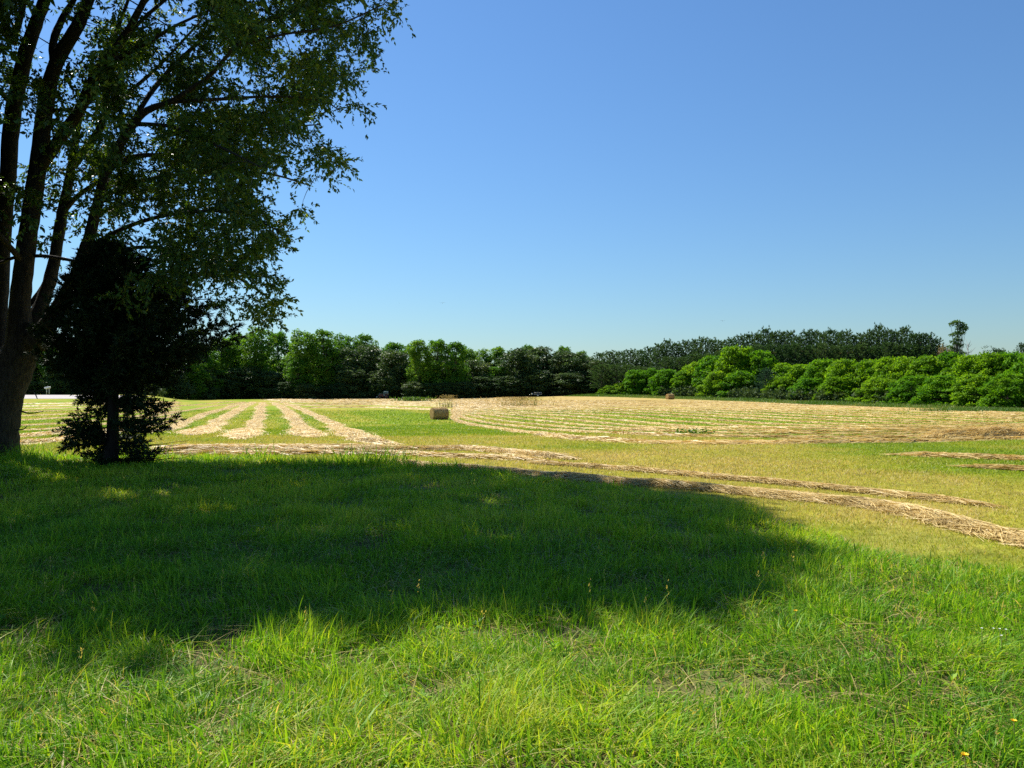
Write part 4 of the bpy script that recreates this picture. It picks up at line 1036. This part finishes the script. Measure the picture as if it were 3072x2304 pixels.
# ------------------------------------------------------------------ round bales
def bale():
    r = np.random.default_rng(3); t = empty('hay_bale', (0, 0, 0)); Rr, L = .71, 1.72
    n, k = 64, 84; x = np.linspace(-L / 2, L / 2, n); a = np.arange(k) * 2 * math.pi / k
    rid = Rr * (1 + .014 * np.abs(np.sin(x * 21)) + 0 * x)[:, None] + .030 * (fbm(np.repeat(x[:, None], k, 1) * 7, np.cos(a)[None, :] * 3 + np.sin(a)[None, :] * 2 + 0 * x[:, None], 3, 3) - .5)
    edge = 1 - .10 * np.clip((np.abs(x) - (L / 2 - .16)) / .16, 0, 1) ** 2
    rid = rid * edge[:, None]
    zz = np.sin(a)[None, :] * rid; zz = np.where(zz < -.93 * Rr, -.93 * Rr, zz)
    v = np.stack([np.repeat(x[:, None], k, 1), np.cos(a)[None, :] * rid, zz + .93 * Rr], -1).reshape(-1, 3)
    i = np.arange(n - 1)[:, None] * k; j = np.arange(k)[None, :]; j2 = (j + 1) % k
    q = np.stack([i + j, i + j2, i + k + j2, i + k + j], -1).reshape(-1, 4)
    b = MB(); b.addflat(v, q.ravel(), np.full(len(q), 4), np.clip(.56 + .9 * (fbm(v[:, 0] * 9, v[:, 2] * 2 + v[:, 1] * 2, 5, 3) - .5), 0, 1))
    m = 5200; th = r.random(m) * 6.283; xx = (r.random(m) - .5) * L; rr = Rr * (1 + .018 * r.random(m))
    C = np.c_[xx, np.cos(th) * rr, np.maximum(np.sin(th) * rr, -.92 * Rr) + .93 * Rr]
    tan = np.c_[.25 * r.normal(size=m), -np.sin(th), np.cos(th)] + .18 * rdir(m, r)
    nv = np.c_[np.zeros(m), np.cos(th), np.sin(th)]
    vv, ff, lt = leaves(C, tan, nv, .16 + .14 * r.random(m), .012 + .01 * r.random(m), .02)
    b.addflat(vv, ff, lt, np.repeat(np.clip(.45 + .28 * r.normal(size=m), 0, 1), 4))
    b.build('roll', M['bale_straw'], t, False)
    for sgn in (-1, 1):
        b = MB(); nr = 14; rings = np.linspace(.001, Rr * .90, nr); V = []
        for g, q in enumerate(rings):
            z = np.maximum(np.sin(a) * q, -.93 * Rr) + .93 * Rr
            V.append(np.c_[sgn * (L / 2 + .012 + .028 * (1 - (q / Rr) ** 3) + .016 * np.sin(q * 55 + a)), np.cos(a) * q, z])
        V = np.stack(V, 0).reshape(-1, 3); i = np.arange(nr - 1)[:, None] * k
        qd = np.stack([i + j, i + j2, i + k + j2, i + k + j], -1).reshape(-1, 4)
        if sgn < 0: qd = qd[:, ::-1]
        b.addflat(V, qd.ravel(), np.full(len(qd), 4), np.clip(.62 + .5 * (fbm(V[:, 1] * 6, V[:, 2] * 6, 6, 2) - .5), 0, 1))
        m = 700; th = r.random(m) * 6.283; q = Rr * .94 * np.sqrt(r.random(m))
        C = np.c_[np.full(m, sgn * (L / 2 + .04)), np.cos(th) * q, np.maximum(np.sin(th) * q, -.9 * Rr) + .93 * Rr]
        vv, ff, lt = leaves(C, np.c_[.25 * r.normal(size=m), -np.sin(th), np.cos(th)], np.tile([[sgn, 0, 0]], (m, 1)), .12 + .14 * r.random(m), .014, .02)
        b.addflat(vv, ff, lt, np.repeat(np.clip(.6 + .25 * r.normal(size=m), 0, 1), 4)); b.build('end_face', M['bale_straw'], t)
    b = MB()
    for xq in np.linspace(-L / 2 + .09, L / 2 - .09, 11):
        b.tube([(xq, math.cos(s) * Rr * 1.016, max(math.sin(s) * Rr * 1.016, -.93 * Rr) + .93 * Rr) for s in np.linspace(0, 2 * math.pi, 40)], .006, 4, False)
    b.build('twine', M['twine'], t)
    return t
proto('bale', bale, (1.4, 1.4))
gx, gy = ground_at(1315, 1259)
o = place('bale', (gx + .05, gy + .6, hz(gx, gy) - .04), 1.4, 1.4, R(27), 'round hay bale lying on the green strip in the middle of the field', 'hay bale', 'round hay bales'); o.scale = (1, 1, 1)
gy = 192.0; gx = (2010 - CX) / FPX * gy
o = place('bale', (gx, gy, hz(gx, gy) - .04), 1.4, 1.4, R(28), 'small distant round hay bale in front of the bright bushy trees', 'hay bale', 'round hay bales'); o.scale = (1.0, 1.0, 1.0)

# ------------------------------------------------------------------ tractor at the wood edge
def tractor():
    d = 251.0; x = (1152 - CX) / FPX * d
    t = empty('tractor', (x, d, hz(x, d) + .12), R(4)); tag(t, 'old rust red tractor with a pale cab parked facing left under the dark wood', 'tractor')
    t.scale = (.9, .9, .9)
    b = MB(); b.box((-.95, 0, 1.2), (1.75, .72, .72), .12); b.box((-1.88, 0, 1.12), (.16, .6, .62), .05); b.build('hood', M['rust_paint'], t)
    b = MB(); b.box((-.2, 0, .78), (3.1, .5, .42), .06); b.build('chassis', M['rust_paint'], t)
    b = MB(); b.box((.72, 0, 2.62), (1.62, 1.5, .16), .06)
    for sx, sy in ((-.03, .68), (-.03, -.68), (1.46, .68), (1.46, -.68)):
        b.tube([(sx, sy, 1.3), (sx + (.10 if sx < 1 else -.08), sy * .96, 2.56)], .06, 6)
    b.tube([(.78, -.69, 1.3), (.76, -.67, 2.56)], .05, 6); b.tube([(.78, .69, 1.3), (.76, .67, 2.56)], .05, 6)
    b.box((.72, 0, 1.25), (1.55, 1.36, .3), .05); b.build('cab', M['cab_paint'], t)
    b = MB(); b.box((.72, .60, 1.97), (1.3, .03, 1.1)); b.box((.72, -.60, 1.97), (1.3, .03, 1.1)); b.box((.08, 0, 1.97), (.03, 1.1, 1.1)); b.box((1.37, 0, 1.97), (.03, 1.1, 1.1)); b.build('window', M['glass'], t)
    for (wx, wy, r0, wd) in ((.95, .86, .78, .42), (.95, -.86, .78, .42), (-1.35, .74, .52, .28), (-1.35, -.74, .52, .28)):
        b = MB(); c = np.array((wx, wy, r0)); b.cyl(c, (0, 1, 0), r0, wd, 26, .07)
        for k in range(18):
            a = k * 2 * math.pi / 18; p = c + np.array([math.cos(a) * r0, 0, math.sin(a) * r0]); b.box(p, (.10, wd * .9, .10), .02)
        wh = b.build('wheel', M['rubber'], t)
        b = MB(); b.cyl(c, (0, 1, 0), r0 * .55, wd + .05, 18, .03); b.cyl(c, (0, 1, 0), r0 * .16, wd + .14, 10, .02); b.build('rim', M['rust_paint'], wh)
    b = MB()
    for s in (-1, 1): b.tube([(.65, s * .95, 1.15), (.75, s * .95, 1.62), (1.2, s * .95, 1.66), (1.7, s * .95, 1.3)], [.10, .14, .14, .08], 6)
    b.build('fender', M['rust_paint'], t)
    b = MB(); b.tube([(-.75, .2, 1.5), (-.75, .2, 2.35)], .05, 8); b.build('exhaust', M['steel'], t)
    b = MB()
    for s in (-.5, .5): b.tube([(-.6, s, 1.7), (-1.6, s, 1.75), (-2.4, s, .7)], .06, 6)
    b.box((-2.5, 0, .6), (.35, 1.7, .6), .08); b.build('front_loader', M['steel'], t)
tractor()
def implement():
    d = 250.0; x = (1605 - CX) / FPX * d
    t = empty('farm_trailer', (x, d, hz(x, d) + .1)); tag(t, 'low pale farm trailer with a thin railing, half lost in shade under the wood', 'trailer')
    b = MB(); b.box((.9, 0, .75), (2.6, 1.3, .14), .03); b.build('deck', M['steel'], t)
    b = MB()
    for k in range(5): b.tube([(-.3 + .6 * k, -.6, .8), (-.3 + .6 * k, -.6, 1.35)], .03, 5)
    b.tube([(-.35, -.6, 1.35), (2.15, -.6, 1.35)], .035, 5); b.build('railing', M['white_paint'], t)
    for s in (-.7, .7):
        b = MB(); b.cyl((.9, s, .36), (0, 1, 0), .36, .2, 18, .04); wh = b.build('wheel', M['rubber'], t)
        b = MB(); b.cyl((.9, s, .36), (0, 1, 0), .19, .24, 12, .02); b.build('rim', M['white_paint'], wh)
    b = MB(); b.tube([(-.4, 0, .7), (-1.5, 0, .55), (-1.9, 0, .55)], .05, 6); b.build('drawbar', M['steel'], t)
    b = MB(); b.box((-1.0, 0, .92), (.55, .5, .42), .1); b.build('tank', M['white_paint'], t)
implement()

# ------------------------------------------------------------------ mailboxes by the road
def mailbox():
    t = empty('mailbox', (0, 0, 0))
    b = MB(); b.box((0, 0, .6), (.11, .11, 1.25), .01); b.box((0, -.1, 1.2), (.10, .5, .08), .01); b.build('post', M['wood_post'], t)
    b = MB(); V = []; n = 12; prof = [(-.14, 0), (.14, 0)] + [(.14 * math.cos(s), .17 + .14 * math.sin(s)) for s in np.linspace(0, math.pi, n)]
    k = len(prof)
    for y in (-.42, .22): V += [(p[0], y, 1.245 + p[1]) for p in prof]
    b.add(V, [(i, (i + 1) % k, k + (i + 1) % k, k + i) for i in range(k)] + [tuple(range(k - 1, -1, -1)), tuple(range(k, 2 * k))]); b.build('box', M['white_paint'], t)
    b = MB(); b.box((.155, -.15, 1.42), (.02, .05, .22), .004); b.build('flag', M['rust_paint'], t)
    return t
proto('mailbox', mailbox, (1.5, 1.5))
for px, lab, s in ((140, 'pale mailbox on a post beside the gravel road, the left of two', 1.28), (147.5, 'pale mailbox on a post beside the gravel road, the right of two', 1.36)):
    d = 187.5; x = (px - CX) / FPX * d
    o = place('mailbox', (x, d, hz(x, d) - .05), 1.5, 1.5, R(-12), lab, 'mailbox', 'mailboxes by the gravel road'); o.scale = (s, s, s)

# ------------------------------------------------------------------ birds
def bird(px, py, d, span, roll, yaw, label):
    t = at(px, py, d); s = span / 2; b = MB()
    st = [(-.40, .01, .005), (-.30, .03, .02), (-.15, .075, .06), (.02, .085, .07), (.16, .06, .06), (.24, .045, .05), (.30, .012, .012)]
    b.tube([(0, q[0], 0) for q in st], [q[1] for q in st], 8)
    for sg in (-1, 1):
        V = []; xs = [.05, .35, .7, 1.0]; zz = [.0, .16, .17, .26]; ch = [.30, .27, .20, .05]; sw = [0, .04, -.02, -.16]
        for x, z, c, w in zip(xs, zz, ch, sw):
            V += [(sg * x * s, w + c * .5, z * s), (sg * x * s, w - c * .5, z * s), (sg * x * s, w - c * .1, z * s + .03 * c / .3)]
        f = []
        for i in range(3):
            a = i * 3; f += [(a, a + 3, a + 5, a + 2), (a + 2, a + 5, a + 4, a + 1), (a + 1, a + 4, a + 3, a)]
        f += [(0, 2, 1), (9, 10, 11)]
        b.add(V, f)
    b.add([(-.05, -.36, 0), (.05, -.36, 0), (.13, -.56, 0), (-.13, -.56, 0), (0, -.40, .02), (0, -.56, .012)], [(0, 1, 2, 5, 3), (0, 4, 5, 3), (1, 2, 5, 4), (0, 1, 4)])
    o = b.build('bird', M['feather'], None, False); o.location = t; o.rotation_euler = (R(8), R(roll), R(yaw))
    tag(o, label, 'bird', 'soaring birds')
bird(1328, 909, 210, 1.55, -9, 15, 'dark soaring bird low in the sky above the middle of the wood')
bird(2168, 963, 215, 1.35, 3, -10, 'dark soaring bird above the left part of the pine belt')
bird(1197, 909, 520, 1.2, 5, 20, 'faint distant bird left of the bird above the middle wood')

# ------------------------------------------------------------------ small flowers in the grass
def flower(px, py, hgt, rad, petals, mat, label, grp, name):
    x, y = ground_at(px, py + hgt * 500); y -= .03
    t = empty(name, (x, y, hz(x, y))); tag(t, label, 'flower', grp)
    b = MB(); b.tube([(0, 0, 0), (.01, 0, hgt * .5), (0, -.01, hgt)], [.0022, .002, .0018], 5); b.build('stem', M['weed'], t)
    b = MB()
    for ring, (rr, up, n) in enumerate(((rad, .7, petals), (rad * .65, 1.1, petals))):
        for k in range(n):
            a = k * 6.283 / n + ring * .3; c, s = math.cos(a), math.sin(a); w = rr * .28
            b.add([(0, -.01, hgt), (c * rr * .6 - s * w, s * rr * .6 + c * w - .01, hgt + rr * up * .5), (c * rr, s * rr - .01, hgt + rr * up), (c * rr * .6 + s * w, s * rr * .6 - c * w - .01, hgt + rr * up * .5)], [(0, 3, 2, 1)])
    b.build('head', mat, t)
YF = 'yellow flowers in the long grass'
flower(2378, 1822, .16, .014, 12, M['petal_yellow'], 'small yellow flower in the sunlit grass just below the shadow tip', YF, 'dandelion')
flower(2873, 2288, .15, .016, 12, M['petal_yellow'], 'yellow flower at the bottom edge of the grass near the right corner', YF, 'dandelion')
flower(3020, 2190, .15, .014, 12, M['petal_yellow'], 'yellow flower close to the lower right corner, above the other yellow one', YF, 'dandelion')
WF = 'white flowers clustered in the grass at right'
for k, (px, py) in enumerate([(2965, 1884), (2984, 1880), (3002, 1882), (2988, 1902), (2930, 1880)]):
    flower(px, py, .12 + .012 * k, .008, 8, M['petal_white'], 'white flower of the small cluster in the grass, %s' % ['left of its middle', 'middle one of the upper row', 'rightmost of the cluster', 'lowest of the cluster', 'leftmost of all'][k], WF, 'daisy')

# ------------------------------------------------------------------ the air over the field
def build_haze():
    b = MB(); b.box((0, 150, 60), (760, 460, 150)); o = b.build('haze', None)
    m, nt, out = new_mat('thin_summer_haze')
    v = nt.nodes.new('ShaderNodeVolumePrincipled'); v.inputs['Color'].default_value = (.80, .88, 1, 1); v.inputs['Density'].default_value = HAZE
    nt.links.new(v.outputs[0], out.inputs['Volume']); o.data.materials.append(m)
    tag(o, 'thin bluish summer haze hanging over the whole hay field', kind='stuff')
HAZE = 0
if HAZE: build_haze()
